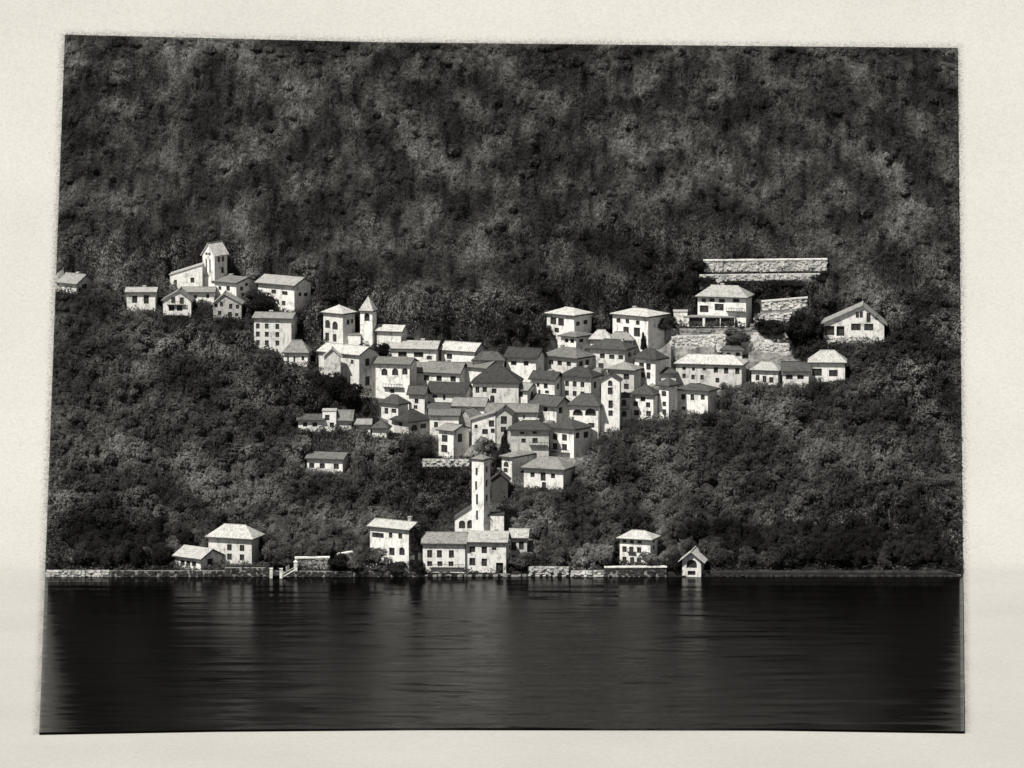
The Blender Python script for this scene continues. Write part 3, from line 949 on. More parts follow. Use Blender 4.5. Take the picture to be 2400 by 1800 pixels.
stone_wall('terrace_wall', 'long upper terrace wall of pale rubble above the villa', 1650, 1938, 612, 609, 643, 640, mat='stone', core='stone', cop='white')
stone_wall('terrace_wall', 'lower band of pale rubble terrace just above the villa roof', 1640, 1925, 644, 641, 664, 661, mat='stone', core='stone')
stone_wall('terrace_wall', 'rubble terrace with thin pale top line right of the villa', 1786, 1892, 708, 699, 728, 722, mat='white', core='stone', cop='white')
stone_wall('terrace_wall', 'broken rubble terrace beside the shaded end of the villa', 1768, 1862, 736, 733, 756, 752, mat='white', core='stone_mid')
stone_wall('terrace_wall', 'rough stone bank right below the villa corner', 1760, 1850, 760, 758, 778, 774, mat='stone_mid', sw=1.4)
stone_wall('terrace_wall', 'grey wall carrying the terrace of the villa', 1560, 1760, 771, 770, 785, 782, mat='stone_mid')
stone_wall('terrace_wall', 'bright garden wall under the villa terrace', 1574, 1700, 789, 784, 806, 811, mat='stone', core='stone')
stone_wall('terrace_wall', 'bright retaining wall right of the garden tree', 1738, 1850, 801, 806, 816, 825, mat='stone', core='stone')
stone_wall('terrace_wall', 'white base wall of the gabled chalet', 1938, 2045, 798, 795, 812, 806, mat='stone', sw=1.3)
stone_wall('terrace_wall', 'pale stone terrace below the tower-like house', 990, 1100, 1076, 1077, 1100, 1098, mat='stone')
stone_wall('quay_wall', 'bright quay at the far left end of the shore', 108, 256, 1337, 1337, 1352, 1352, mat='stone', Y=-0.5, block=False)
stone_wall('quay_wall', 'dark quay in front of the left shore house', 257, 526, 1338, 1338, 1352, 1352, mat='stone_dark', Y=-0.5, block=False)
stone_wall('quay_wall', 'higher dark quay between left shore house and jetty', 527, 640, 1331, 1331, 1352, 1352, mat='stone_dark', Y=-0.6, block=False)
stone_wall('quay_wall', 'dark low bank between jetty and ivy bushes', 641, 990, 1339, 1341, 1352, 1352, mat='stone_dark', Y=-0.5, block=False)
stone_wall('quay_wall', 'dark rubble foot of the long lakeside house', 991, 1236, 1346, 1346, 1352, 1352, mat='stone_mid', Y=-0.4, block=False)
stone_wall('garden_wall', 'speckled garden wall with white coping right of the jetty', 692, 772, 1309, 1308, 1336, 1334, mat='stone_mid', cop='white', Y=1.5)
stone_wall('garden_wall', 'short garden wall with white coping behind the dark bushes', 792, 826, 1301, 1295, 1318, 1314, mat='stone_mid', cop='white')
stone_wall('garden_wall', 'low white wall between bushes left of the long lakeside house', 853, 908, 1327, 1327, 1344, 1344, mat='white', Y=0.5)
stone_wall('garden_wall', 'pale rubble wall right of the long lakeside house', 1237, 1334, 1328, 1329, 1351, 1351, mat='stone', Y=-0.3, block=False)
stone_wall('slipway', 'white slip at the waterline left of the shore villa', 1338, 1416, 1338, 1337, 1352, 1352, mat='white', Y=-0.7, block=False)
stone_wall('quay_wall', 'dark terrace wall with white coping under the shore villa', 1417, 1562, 1331, 1330, 1352, 1352, mat='stone_dark', cop='white', Y=-0.6, block=False)
stone_wall('quay_wall', 'dark shore wall behind the boathouse', 1563, 1670, 1338, 1338, 1352, 1352, mat='stone_dark', Y=0.3, block=False)
stone_wall('quay_wall', 'low weedy bank right of the boathouse', 1671, 1940, 1346, 1347, 1353, 1353, mat='stone_dark', Y=-0.4, block=False)
stone_wall('quay_wall', 'dark bank at the far right end of the shore', 1941, 2252, 1348, 1348, 1353, 1353, mat='stone_dark', Y=-0.4, block=False)

# jetty with white posts, ramp and rail
j0 = at_y(648, 1352, -2.0)
jet = bpy.data.objects.new('jetty', None)
COL.objects.link(jet)
jet.location = (j0.x, -2.0, 0)
tag(jet, 'small jetty with two white posts and a sloping rail', 'jetty')
for xx in (-1.15, 1.0):
    mb = MB()
    mb.box(xx - 0.32, xx + 0.32, -0.32, 0.32, -1.0, 1.95)
    mb.box(xx - 0.38, xx + 0.38, -0.38, 0.38, 1.95, 2.1)
    mb.build('post', M['white'], jet)
mb = MB()
mb.box(-1.6, 1.5, -0.1, 2.0, 0.55, 0.75)
mb.build('deck', M['wood'], jet)
mb = MB()
mb.v = [(1.5, -0.3, 0.2), (4.5, -0.3, 2.0), (4.5, 0.5, 2.0), (1.5, 0.5, 0.2), (1.5, -0.3, 0.4), (4.5, -0.3, 2.2), (4.5, 0.5, 2.2), (1.5, 0.5, 0.4)]
mb.f = [(0, 3, 2, 1), (4, 5, 6, 7), (0, 1, 5, 4), (1, 2, 6, 5), (2, 3, 7, 6), (3, 0, 4, 7)]
rp = mb.build('ramp', M['white'], jet)
mb = MB()
mb.tube((1.5, -0.3, 1.0), (4.5, -0.3, 2.7), 0.06, 0.06)
mb.tube((1.6, -0.3, 0.4), (1.6, -0.3, 1.05), 0.05, 0.05)
mb.tube((3.0, -0.3, 1.2), (3.0, -0.3, 1.85), 0.05, 0.05)
mb.build('handrail', M['white'], rp)
for px, lab in ((674, 'white stone pillar at the water end of the jetty ramp'), (693, 'white stone pillar at the garden wall end of the jetty ramp')):
    p = at_y(px, 1338, 0.2)
    mb = MB()
    zt = at_y(px, 1318, 0.2).z - p.z
    mb.box(-0.38, 0.38, -0.38, 0.38, -1.2, zt)
    mb.box(-0.48, 0.48, -0.48, 0.48, zt, zt + 0.18)
    mb.poly([(-0.4, -0.4, zt + 0.18), (0.4, -0.4, zt + 0.18), (0, 0, zt + 0.6)])
    mb.poly([(0.4, -0.4, zt + 0.18), (0.4, 0.4, zt + 0.18), (0, 0, zt + 0.6)])
    mb.poly([(0.4, 0.4, zt + 0.18), (-0.4, 0.4, zt + 0.18), (0, 0, zt + 0.6)])
    mb.poly([(-0.4, 0.4, zt + 0.18), (-0.4, -0.4, zt + 0.18), (0, 0, zt + 0.6)])
    o = mb.build('stone_pillar', M['white'])
    o.location = p
    tag(o, lab, 'pillar', 'pillars by the jetty')

# ------------------------------------------------------------------ the land
VILLAGE = [(600, 800), (700, 856), (745, 868), (812, 880), (818, 935), (880, 940), (890, 990), (920, 1022), (1010, 1018), (1028, 1075), (1110, 1072), (1175, 1125), (1250, 1150), (1340, 1150), (1392, 1020),
           (1480, 986), (1690, 972), (1684, 905), (1760, 905), (1980, 900), (1985, 880), (1880, 850), (1856, 830), (1850, 760), (1890, 722), (1890, 705), (1766, 735), (1745, 782), (1572, 785), (1560, 812), (1440, 815),
           (1390, 800), (1285, 796), (1285, 852), (1180, 872), (1030, 854), (950, 824), (750, 816), (740, 856), (700, 850)]
TERRACE = [(1570, 783), (1760, 778), (1856, 765), (1858, 800), (1850, 832), (1735, 812), (1572, 808)]


def in_poly(px, py, poly):
    ins = False
    j = len(poly) - 1
    for i in range(len(poly)):
        (xi, yi), (xj, yj) = poly[i], poly[j]
        if (yi > py) != (yj > py) and px < (xj - xi) * (py - yi) / (yj - yi) + xi:
            ins = not ins
        j = i
    return ins


def land_pads(X, Y):
    z = land(X, Y)
    for P0, u, v, w, d, zb in PADS_SORTED:
        dx, dy = X - P0.x, Y - P0.y
        if abs(dx) > 22 or abs(dy) > 22:
            continue
        a, b_ = dx * u[0] + dy * u[1], dx * v[0] + dy * v[1]
        out = max(-a, a - w, -b_, b_ - d, 0.0)
        k = float(sstep(2.2, 0.7, out)) if out > 0.7 else 1.0
        if k > 0:
            if b_ > 0.0:
                z = min(z, z + (zb - z) * k)
            else:
                z = z + (min(zb, z + 1.0) - z) * k
    return z


PADS_SORTED = sorted(PADS, key=lambda p: -p[0].y)
NX, NY = 210, 165
Ytop = [0] * (NX + 1)
verts, paved = [], []
ytops = []
for i in range(NX + 1):
    pxt = 152 + (2244 - 152) * i / NX
    ytops.append(hit(pxt, float(py_top(pxt))).y)
for j in range(NY + 1):
    v = j / NY
    for i in range(NX + 1):
        u = i / NX
        Y = -0.3 + (ytops[i] + 0.3) * v
        zl = float(prof(Y)) + 0.2
        xl, xr = bounds_x(Y, zl)
        X = xl + (xr - xl) * u
        z = land_pads(X, Y)
        if j == 0:
            z = min(0.9, z)
        verts.append((X, Y, z))
        px, py, _ = project(X, Y, z)
        paved.append(1.0 if in_poly(px, py, TERRACE) else (0.45 if in_poly(px, py, VILLAGE) else 0.0))
terrain_verts, terrain_paved = list(verts), list(paved)
W = NX + 1
faces = [(j * W + i, j * W + i + 1, (j + 1) * W + i + 1, (j + 1) * W + i) for j in range(NY) for i in range(NX)]
# rim going down to the paper
rim = [i for i in range(W)] + [(j + 1) * W - 1 for j in range(1, NY + 1)] + [NY * W + i for i in range(W - 2, -1, -1)] + [j * W for j in range(NY - 1, 0, -1)]
off = len(verts)
for k in rim:
    x, y, z = verts[k]
    verts.append((x, y, min(z, float(prof(y))) - 1.2))
    paved.append(0.0)
for k in range(len(rim)):
    a, b_ = rim[k], rim[(k + 1) % len(rim)]
    faces.append((b_, a, off + k, off + (k + 1) % len(rim)))
me = bpy.data.meshes.new('hillside')
me.from_pydata(verts, [], faces)
me.materials.append(M['soil'])
at_ = me.attributes.new('paved', 'FLOAT', 'POINT')
at_.data.foreach_set('value', paved)
hill = link('hillside', me)
tag(hill, 'steep dark hillside rising from the lake', None, None, 'structure')

# lake
NXw, NYw = 260, 300
verts = []
for j in range(NYw + 1):
    v = j / NYw
    for i in range(NXw + 1):
        u = i / NXw
        pxb = 92 + (2260 - 92) * u
        Yf = at_z(pxb, float(py_bottom(pxb)), 0.0).y
        Y = Yf + (0.0 - Yf) * v
        xl, xr = bounds_x(Y, 0.0)
        X = xl + (xr - xl) * u
        e = min(1.0, j / 4)
        z = e * (0.060 * mnoise.noise(Vector((X / 130, Y / 4.2, 0.3))) + 0.022 * mnoise.noise(Vector((X / 70, Y / 1.7, 4.0))))
        verts.append((X, Y, z))
Ww = NXw + 1
faces = [(j * Ww + i, j * Ww + i + 1, (j + 1) * Ww + i + 1, (j + 1) * Ww + i) for j in range(NYw) for i in range(NXw)]
rim = [i for i in range(Ww)] + [(j + 1) * Ww - 1 for j in range(1, NYw + 1)] + [NYw * Ww + i for i in range(Ww - 2, -1, -1)] + [j * Ww for j in range(NYw - 1, 0, -1)]
off = len(verts)
for k in rim:
    x, y, z = verts[k]
    verts.append((x, y, -0.6))
for k in range(len(rim)):
    a, b_ = rim[k], rim[(k + 1) % len(rim)]
    faces.append((b_, a, off + k, off + (k + 1) % len(rim)))
me = bpy.data.meshes.new('lake')
me.from_pydata(verts, [], faces)
me.materials.append(M['water'])
at_ = me.attributes.new('ruffle', 'FLOAT', 'POINT')     # breeze on the open water
at_.data.foreach_set('value', [math.exp(-((q[0] - 8) / 44) ** 2) * (0.10 + 0.90 * (1 - float(sstep(-70, -6, q[1])))) for q in verts])
me.polygons.foreach_set('use_smooth', [True] * (NXw * NYw) + [False] * len(rim))
lake = link('lake', me)
tag(lake, 'dark rippled lake in front of the village', None, None, 'structure')

# the sheet of paper, bent to the slope, on which the landscape lies
xs = np.arange(-230, 231, 2.0)
ys = np.arange(-360, 300, 2.0)
verts, dustv = [], []
for Y in ys:
    zp = float(prof(Y))
    land_edge = zp + (0.2 if Y > 0 else 0.0)
    xl, xr = bounds_x(Y, land_edge)
    for X in xs:
        px, py, _ = project(X, Y, land_edge)
        din = min(X - xl, xr - X)
        sc = 11.0
        din = min(din, (py - float(py_top(px))) / sc * 1.0, (float(py_bottom(px)) - py) / sc * (5.0 if Y < 0 else 1.0))
        z = zp - 0.15
        if din > 3.0:
            z -= 14.0 if Y > 2 else 1.5
        verts.append((X, Y, z))
        dustv.append(max(0.0, 1.0 - abs(min(din, 0)) / 3.2) if din < 3 else 0.0)
Wp = len(xs)
faces = [(j * Wp + i, j * Wp + i + 1, (j + 1) * Wp + i + 1, (j + 1) * Wp + i) for j in range(len(ys) - 1) for i in range(Wp - 1)]
me = bpy.data.meshes.new('paper_sheet')
me.from_pydata(verts, [], faces)
me.materials.append(M['paper'])
me.polygons.foreach_set('use_smooth', [True] * len(faces))
at_ = me.attributes.new('dust', 'FLOAT', 'POINT')
at_.data.foreach_set('value', dustv)
paper = link('paper_sheet', me)
tag(paper, 'off-white grainy paper sheet all round the dark landscape', 'paper sheet', None, 'structure')


# ------------------------------------------------------------------ trees
# soft patches where darker leaves are mixed into the paler ones: px, py, half width, half height, share
DARK_PATCHES = [(1130, 765, 230, 75, 0.9), (1340, 690, 170, 45, 0.7), (1560, 665, 85, 75, 0.95), (1820, 680, 110, 32, 0.8), (1890, 770, 75, 70, 0.9), (2080, 1270, 250, 105, 0.85),
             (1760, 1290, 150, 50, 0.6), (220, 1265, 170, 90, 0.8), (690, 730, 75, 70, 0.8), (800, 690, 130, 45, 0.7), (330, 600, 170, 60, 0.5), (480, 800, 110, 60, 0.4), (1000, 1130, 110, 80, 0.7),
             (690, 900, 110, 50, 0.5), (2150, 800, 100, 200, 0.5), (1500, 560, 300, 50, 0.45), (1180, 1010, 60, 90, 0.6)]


def dark_share(px, py):
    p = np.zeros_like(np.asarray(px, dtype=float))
    for cx_, cy_, rx, ry, w_ in DARK_PATCHES:
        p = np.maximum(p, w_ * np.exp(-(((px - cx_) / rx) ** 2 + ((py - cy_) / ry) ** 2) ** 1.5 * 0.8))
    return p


def mix_dark_leaves(ob, T_):
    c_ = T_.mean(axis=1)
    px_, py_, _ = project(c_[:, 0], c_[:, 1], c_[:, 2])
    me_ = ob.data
    me_.materials.append(M['dark_leaf'])
    me_.polygons.foreach_set('material_index', (rng.random(len(c_)) < dark_share(px_, py_)).astype(np.int32))

def crown_proto(seed, conical=False, n=520, leaf=(0.105, 0.038)):
    """unit crown: foot at 0, top at z=1, radius about 0.5; (n,3,3) triangles"""
    r = np.random.default_rng(seed)
    lobes = []
    for k in range(7):
        if conical:
            z = 0.22 + 0.66 * k / 6
            rad = 0.34 * (1 - 0.8 * k / 6)
            lobes.append((r.uniform(-0.06, 0.06), r.uniform(-0.06, 0.06), z, rad * 0.9, 0.14))
        else:
            a, q = r.uniform(0, 2 * math.pi), r.uniform(0.05, 0.30)
            z = r.uniform(0.30, 0.80)
            q *= 1.15 - abs(z - 0.5)
            lobes.append((q * math.cos(a), q * math.sin(a), z, r.uniform(0.19, 0.30), r.uniform(0.16, 0.24)))
    L = np.array(lobes)
    pick = r.integers(0, len(L), n)
    dirs = r.normal(size=(n, 3))
    dirs /= np.linalg.norm(dirs, axis=1)[:, None]
    rad = r.uniform(0.55, 1.08, n) ** 0.6
    c = np.stack([L[pick, 0] + dirs[:, 0] * rad * L[pick, 3], L[pick, 1] + dirs[:, 1] * rad * L[pick, 3], L[pick, 2] + dirs[:, 2] * rad * L[pick, 4]], 1)
    nrm = dirs * 0.75 + np.array([-0.12, -0.45, 0.55]) + r.normal(size=(n, 3)) * 0.32
    nrm /= np.linalg.norm(nrm, axis=1)[:, None]
    t = np.cross(nrm, r.normal(size=(n, 3)))
    t /= np.linalg.norm(t, axis=1)[:, None]
    bt = np.cross(nrm, t)
    l = leaf[0] * r.uniform(0.6, 1.5, n)[:, None]
    w = leaf[1] * r.uniform(0.7, 1.5, n)[:, None]
    return np.stack([c - t * l, c + bt * w + t * l * 0.2, c + t * l - bt * w * 0.6], 1)


def trunk_mesh(seed, name):
    r = random.Random(seed)
    mb = MB()
    mb.tube((0, 0, -0.12), (0.02, 0.01, 0.34), 0.035, 0.024, 7)
    mb.tube((0.02, 0.01, 0.34), (0.0, 0.0, 0.72), 0.024, 0.008, 6)
    for k in range(4):
        a = r.uniform(0, 6.28)
        z = r.uniform(0.28, 0.5)
        mb.tube((0.01, 0.0, z), (0.27 * math.cos(a), 0.27 * math.sin(a), z + r.uniform(0.12, 0.25)), 0.014, 0.004, 5)
    return mb.mesh(name, M['bark'])


def tri_mesh(name, tris, mat):
    n = len(tris)
    me = bpy.data.meshes.new(name)
    me.vertices.add(n * 3)
    me.vertices.foreach_set('co', tris.reshape(-1).astype(np.float32))
    me.loops.add(n * 3)
    me.loops.foreach_set('vertex_index', np.arange(n * 3, dtype=np.int32))
    me.polygons.add(n)
    me.polygons.foreach_set('loop_start', np.arange(0, n * 3, 3, dtype=np.int32))
    me.materials.append(mat)
    me.update()
    return me


PROTO = [crown_proto(100 + k, conical=(k in (6, 7))) for k in range(8)]
PROTO_HI = [crown_proto(100 + k, conical=(k in (6, 7)), n=950, leaf=(0.10, 0.032)) for k in range(8)]
CROWN_ME = [tri_mesh('crown', p, M['leaf']) for p in PROTO_HI]
CROWN_DARK = [tri_mesh('crown', p, M['dark_leaf']) for p in PROTO_HI]
TRUNK_ME = [trunk_mesh(40 + k, 'trunk') for k in range(4)]


def tree_thing(name, label, group, p, h, wd, k, rot):
    root = bpy.data.objects.new(name, None)
    COL.objects.link(root)
    root.location = p
    root.rotation_euler = (0, 0, rot)
    root.scale = (wd, wd, h)
    tag(root, label, 'tree', group)
    link('trunk', TRUNK_ME[k % 4], root)
    pq = project(p[0], p[1], p[2])
    dark = random.uniform(0.1, 0.5) < float(dark_share(pq[0], pq[1])) or 'dark' in label or 'black' in label
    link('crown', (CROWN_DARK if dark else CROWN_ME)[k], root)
    return root


# trees that stand out: px, py of the foot, height and width in pixels, shape, name, label
SINGLE = [
    (606, 742, 66, 84, 1, 'round_tree', 'round dark tree before the wide house under the hilltop cluster'),
    (663, 806, 46, 44, 2, 'leafy_tree', 'dark tree against the right corner of the tall nine window house'),
    (748, 925, 62, 66, 0, 'leafy_tree', 'dark tree left of the small gabled porch below the belfry'),
    (783, 944, 76, 74, 1, 'leafy_tree', 'dark tree rising to the foot of the small gabled porch'),
    (822, 958, 70, 64, 4, 'leafy_tree', 'dark tree at the foot of the tall grey gable end below the belfry'),
    (1652, 674, 26, 60, 2, 'shrub', 'black shrub over the left end of the lower rubble band'),
    (1716, 675, 18, 66, 5, 'shrub', 'low black shrub before the rubble band above the villa roof'),
    (1850, 674, 18, 74, 1, 'shrub', 'low dark shrub before the right part of the lower rubble band'),
    (1932, 668, 36, 56, 3, 'shrub', 'dark shrub closing the right end of the rubble terraces'),
    (1636, 640, 34, 44, 0, 'shrub', 'dark shrub closing the left end of the long upper terrace wall'),
    (902, 842, 42, 46, 3, 'shrub', 'black shrub right of the foot of the village belfry'),
    (1136, 1078, 62, 52, 0, 'leafy_tree', 'bushy tree right of the tower-like house above the stone terrace'),
    (1183, 1074, 66, 44, 6, 'conical_tree', 'dark pointed tree at the foot of the tall grey gabled house'),
    (1160, 1090, 40, 40, 4, 'shrub', 'low black shrub between the bushy and the pointed tree above the campanile'),
    (1508, 824, 44, 26, 7, 'conical_tree', 'small dark conical tree beside the two storey forest edge house'),
    (1562, 778, 44, 66, 5, 'leafy_tree', 'dark spreading tree left of the white loggia'),
    (1722, 812, 42, 66, 1, 'leafy_tree', 'garden tree casting its shadow across the bright terrace walls'),
    (1800, 790, 44, 74, 2, 'shrub', 'dark shrubbery on the rubble terraces below the villa'),
    (1872, 812, 92, 84, 3, 'leafy_tree', 'tall dark tree between the rubble terraces and the gabled chalet'),
    (1905, 806, 74, 60, 0, 'leafy_tree', 'dark tree touching the porch of the gabled chalet'),
    (878, 1330, 54, 66, 4, 'round_tree', 'round grey tree before the gabled shore house with ivy'),
    (935, 1346, 36, 60, 5, 'shrub', 'dark ivy bush under the arched window by the shore'),
    (972, 1348, 40, 50, 2, 'shrub', 'black bush at the left foot of the long lakeside house'),
    (800, 1342, 50, 62, 3, 'shrub', 'dark bushes by the short garden wall right of the jetty'),
    (832, 1344, 44, 56, 1, 'shrub', 'bush on the bank left of the low white wall'),
    (1521, 1327, 38, 44, 0, 'shrub', 'bush before the right corner of the shore villa'),
    (1576, 1346, 52, 44, 4, 'shrub', 'black bush just left of the boathouse'),
    (1228, 1342, 52, 62, 3, 'shrub', 'grey bush hiding the foot of the grey house right of the lakeside house'),
    (650, 1330, 40, 60, 2, 'shrub', 'bush behind the two white jetty posts'),
]
occupied = []
for px, py, hp, wp, k, nm, lab in SINGLE:
    p = hit(px, py) if py < 1326 else at_y(px, py, 0.6)
    s = F_PX / project(p.x, p.y, p.z)[2]
    tree_thing(nm, lab, None, p, hp / s, wp / s, k, random.uniform(-0.7, 0.7))
    occupied.append((p.x, p.y, 0.35 * wp / s))

spots = []
cell = {}
SPACE = 2.35
tries = 0
while tries < 42000:
    tries += 1
    u, v = random.random(), random.random()
    i = min(int(u * NX), NX - 1)
    Y = 1.5 + (ytops[i] + 1.0 - 1.5) * v
    zl = float(prof(Y)) + 0.2
    xl, xr = bounds_x(Y, zl)
    X = xl - 0.5 + (xr - xl + 1.0) * u
    ci, cj = int(X // SPACE), int(Y // SPACE)
    ok = True
    for a in (-1, 0, 1):
        for b_ in (-1, 0, 1):
            for (x2, y2) in cell.get((ci + a, cj + b_), ()):
                if (x2 - X) ** 2 + (y2 - Y) ** 2 < SPACE * SPACE:
                    ok = False
    if not ok:
        continue
    z = land_pads(X, Y)
    px, py, dep = project(X, Y, z)
    if in_poly(px, py, VILLAGE):
        continue
    for P0, uu, vv, w, d, zb in PADS_SORTED:
        dx, dy = X - P0.x, Y - P0.y
        a, b_ = dx * uu[0] + dy * uu[1], dx * vv[0] + dy * vv[1]
        if -1.0 < a < w + 1.0 and -0.9 < b_ < d + 1.2:
            ok = False
            break
    if not ok or any((x2 - X) ** 2 + (y2 - Y) ** 2 < r2 * r2 for x2, y2, r2 in occupied):
        continue
    s = F_PX / dep
    if random.random() > 0.10 + 0.90 * float(sstep(650, 830, py)):
        continue
    h = random.uniform(3.6, 6.6) * (0.72 + 0.28 * float(sstep(640, 900, py)))
    wd = h * random.uniform(0.72, 1.0)
    edge = min(X - xl, xr - X)
    top_d = (py - float(py_top(px))) / s
    h_max = min(2.0 + 0.6 * max(0, min(edge, top_d * 0.8)), 0.9 + 0.6 * max(0, xr - X))
    h = min(h, h_max)
    wd = min(wd, max(h * 0.95, 2.2))
    hw = 0.46 * wd * s
    for x0, x1, t, b_, yy in RECTS:
        if Y > yy + 1.5 or px + hw < x0 or px - hw > x1:
            continue
        lim = (py - (b_ - random.uniform(0, 9))) / s
        if h > lim:
            h = lim
    if h < 1.1:
        continue
    wd = min(wd, h * 1.25)
    cell.setdefault((ci, cj), []).append((X, Y))
    spots.append((X, Y, z, h, wd, edge, top_d))

k_ind = [q for q in sorted(spots, key=lambda q: q[1]) if q[5] > 6 and q[3] > 3.0][:300 - len(SINGLE)]
ind = set(k_ind)
for q in k_ind:
    tree_thing('leafy_tree', 'leafy tree of the wooded slope between shore and village', 'trees of the lower wooded slope',
               (q[0], q[1], q[2]), q[3], q[4], random.randrange(6) if random.random() < 0.93 else 6, random.uniform(-0.7, 0.7))
allt = []
for q in spots:
    if q in ind:
        continue
    X, Y, z, h, wd, edge, top_d = q
    P = PROTO[random.randrange(6) if random.random() < 0.93 else 7]
    if h < 2.4:
        P = P[:280]
    a = random.uniform(-0.7, 0.7)
    c, s_ = math.cos(a), math.sin(a)
    T = np.empty_like(P)
    T[..., 0] = (P[..., 0] * c - P[..., 1] * s_) * wd + X
    T[..., 1] = (P[..., 0] * s_ + P[..., 1] * c) * wd + Y
    T[..., 2] = P[..., 2] * h + z - 0.08 * h
    allt.append(T)
T = np.concatenate(allt)
cx, cy, cz = T[..., 0], T[..., 1], T[..., 2]
px, py, _ = project(cx, cy, cz)
keep = ((px > px_left(py) - 0.5) & (px < px_right(py) + 0.5) & (py > py_top(px) - 0.5)).all(axis=1)
T = T[keep]
forest = link('forest_canopy', tri_mesh('forest_canopy', T, M['leaf']))
mix_dark_leaves(forest, T)
tag(forest, 'dense dark forest canopy covering the hillside above the village', 'forest', None, 'stuff')

# low undergrowth that fills the slope between the trees
n_b = 330000
G = np.array(terrain_verts).reshape(NY + 1, NX + 1, 3)
PV = np.array(terrain_paved).reshape(NY + 1, NX + 1)
fu, fv = rng.random(n_b) * NX * 0.99999, rng.random(n_b) * NY * 0.99999
i0, j0_ = fu.astype(int), fv.astype(int)
tu, tv = (fu - i0)[:, None], (fv - j0_)[:, None]
C = (G[j0_, i0] * (1 - tu) + G[j0_, i0 + 1] * tu) * (1 - tv) + (G[j0_ + 1, i0] * (1 - tu) + G[j0_ + 1, i0 + 1] * tu) * tv
clump = np.array([0.5 + mnoise.noise(Vector((c[0] / 2.2, c[1] / 2.2, 7.0))) for c in C])
ok = (PV[j0_, i0] < 0.4) & (PV[j0_ + 1, i0 + 1] < 0.4) & (C[:, 1] > 0.35)
C, clump = C[ok], clump[ok]
n_b = len(C)
C[:, 2] += rng.random(n_b) ** 1.3 * (0.35 + 1.5 * np.clip(clump, 0, 1.2))
nr = rng.normal(size=(n_b, 3)) + np.array([0, -0.5, 0.9])
nr /= np.linalg.norm(nr, axis=1)[:, None]
tt = np.cross(nr, rng.normal(size=(n_b, 3)))
tt /= np.linalg.norm(tt, axis=1)[:, None]
bb = np.cross(nr, tt)
l = 0.42 * rng.uniform(0.5, 1.5, n_b)[:, None]
wv = 0.19 * rng.uniform(0.6, 1.5, n_b)[:, None]
TU = np.stack([C - tt * l, C + bb * wv + tt * l * 0.2, C + tt * l - bb * wv * 0.6], 1)
px, py, _ = project(TU[..., 0], TU[..., 1], TU[..., 2])
TU = TU[((px > px_left(py) - 0.5) & (px < px_right(py) + 0.5) & (py > py_top(px) - 0.5)).all(axis=1)]
under = link('undergrowth', tri_mesh('undergrowth', TU, M['leaf']))
mix_dark_leaves(under, TU)
tag(under, 'low dark undergrowth covering the wooded slope', 'undergrowth', None, 'stuff')

# the closed canopy of the upper forest
n_c = 1300000
fu, fv = rng.random(n_c) * NX * 0.99999, NY * (0.06 + 0.93999 * rng.random(n_c))
i0, j0_ = fu.astype(int), fv.astype(int)
tu, tv = (fu - i0)[:, None], (fv - j0_)[:, None]
C = (G[j0_, i0] * (1 - tu) + G[j0_, i0 + 1] * tu) * (1 - tv) + (G[j0_ + 1, i0] * (1 - tu) + G[j0_ + 1, i0 + 1] * tu) * tv
px, py, _ = project(C[:, 0], C[:, 1], C[:, 2])
ok = (PV[j0_, i0] < 0.4) & (rng.random(n_c) > 0.72 * sstep(660, 860, py))
for P0, uu, vv, w, d, zb in PADS_SORTED:
    dx, dy = C[:, 0] - P0.x, C[:, 1] - P0.y
    a, b_ = dx * uu[0] + dy * uu[1], dx * vv[0] + dy * vv[1]
    ok &= ~((a > -1.2) & (a < w + 1.2) & (b_ > -1.5) & (b_ < d + 1.0))
C = C[ok]
hgt, gx, gy = np.zeros(len(C)), np.zeros(len(C)), np.zeros(len(C))
for k in range(18):
    lam = rng.uniform(2.2, 6.0)
    an = rng.uniform(0, 2 * math.pi)
    kx, ky, ph = 2 * math.pi / lam * math.cos(an), 2 * math.pi / lam * math.sin(an) * 0.8, rng.uniform(0, 6.28)
    am = 0.085 * lam ** 0.75
    arg = kx * C[:, 0] + ky * C[:, 1] + ph
    hgt += am * np.sin(arg)
    gx += am * kx * np.cos(arg)
    gy += am * ky * np.cos(arg)
pxc, pyc, dpc = project(C[:, 0], C[:, 1], C[:, 2])
sc_ = F_PX / dpc
rim_d = np.minimum(np.minimum(pxc - px_left(pyc), px_right(pyc) - pxc), (pyc - py_top(pxc))) / sc_
top = (2.4 + hgt) * (0.12 + 0.88 * sstep(0, 9, rim_d))
lim = np.full(len(C), 99.0)
for x0, x1, t, b_, yy in RECTS:
    sel = (C[:, 1] < yy + 1.0) & (pxc > x0 - 4) & (pxc < x1 + 4)
    lim[sel] = np.minimum(lim[sel], (pyc[sel] - b_ + 4) / sc_[sel])
top = np.minimum(top, lim)
C[:, 2] += np.maximum(top, 0.05) * (1 - 0.42 * rng.random(len(C)) ** 1.6)
C = C[lim > 0.2]
gx, gy = gx[lim > 0.2], gy[lim > 0.2]
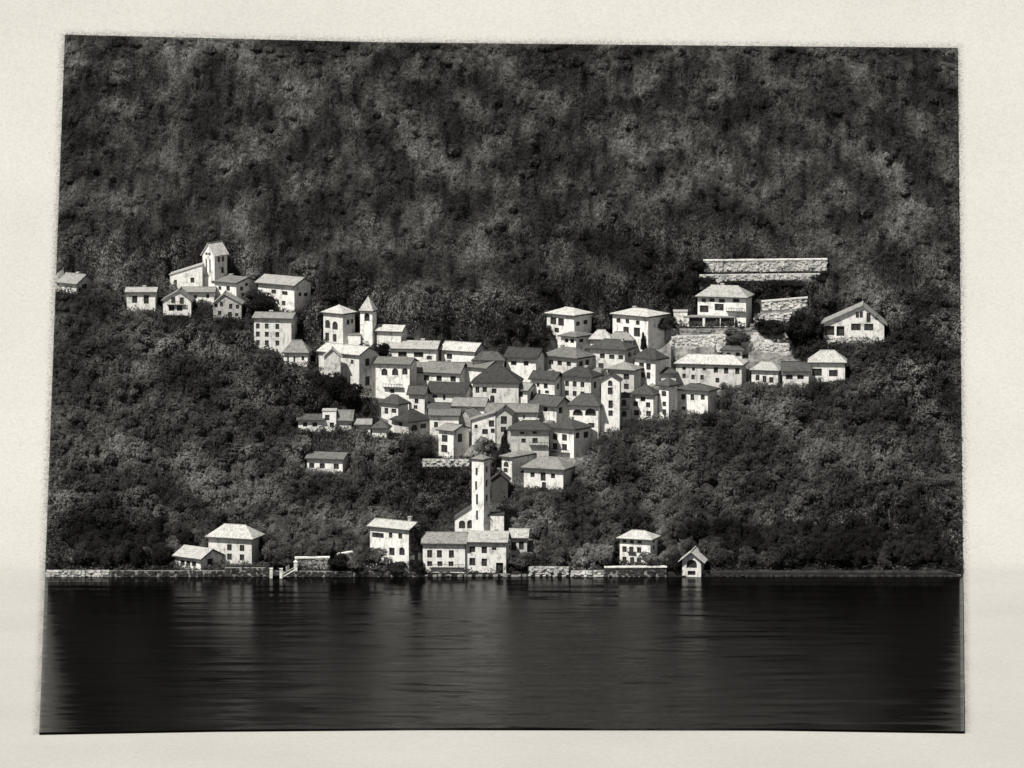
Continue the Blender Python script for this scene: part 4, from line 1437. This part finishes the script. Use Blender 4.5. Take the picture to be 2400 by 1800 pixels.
n_c = len(C)
nr = np.stack([-gx * 0.9, -gy * 0.9 - 0.62, np.full(n_c, 0.78)], 1) + rng.normal(size=(n_c, 3)) * 0.36
nr /= np.linalg.norm(nr, axis=1)[:, None]
tt = np.cross(nr, rng.normal(size=(n_c, 3)) * 0.55 + np.array([1.0, 0.0, 0.25]))
tt /= np.linalg.norm(tt, axis=1)[:, None]
bb = np.cross(nr, tt)
l = 0.38 * rng.uniform(0.6, 1.6, n_c)[:, None]
wv = 0.12 * rng.uniform(0.6, 1.5, n_c)[:, None]
TC = np.stack([C - tt * l, C + bb * wv + tt * l * 0.2, C + tt * l - bb * wv * 0.6], 1)
px, py, _ = project(TC[..., 0], TC[..., 1], TC[..., 2])
TC = TC[((px > px_left(py) - 0.5) & (px < px_right(py) + 0.5) & (py > py_top(px) - 0.5)).all(axis=1)]
canopy = link('upper_canopy', tri_mesh('upper_canopy', TC, M['leaf']))
mix_dark_leaves(canopy, TC)
tag(canopy, 'soft closed treetops of the upper forest above the village', 'forest', None, 'stuff')
forest['label'] = 'scattered leafy trees of the wooded slopes around the village'
print('canopy', len(TC))

# ivy on the gable of the shore house
ir, (_, iw, idp, ihh, _, _) = ivy_house
n_i = 1400
vv = rng.random(n_i) * idp
hz = ihh * 0.36 + rng.random(n_i) * ihh * 0.66
C = np.stack([np.full(n_i, iw + 0.05) + rng.random(n_i) * 0.25, vv, hz], 1)
nr = rng.normal(size=(n_i, 3)) * 0.6 + np.array([1.0, -0.3, 0.2])
nr /= np.linalg.norm(nr, axis=1)[:, None]
tt = np.cross(nr, rng.normal(size=(n_i, 3)))
tt /= np.linalg.norm(tt, axis=1)[:, None]
bb = np.cross(nr, tt)
TI = np.stack([C - tt * 0.2, C + bb * 0.15, C + tt * 0.2 - bb * 0.08], 1)
iv = link('ivy', tri_mesh('ivy', TI, M['leaf']), ir)
iv['kind'] = 'stuff'
iv['label'] = 'dark ivy covering the gable'
print('trees', len(spots), 'forest tris', len(T), len(TU))
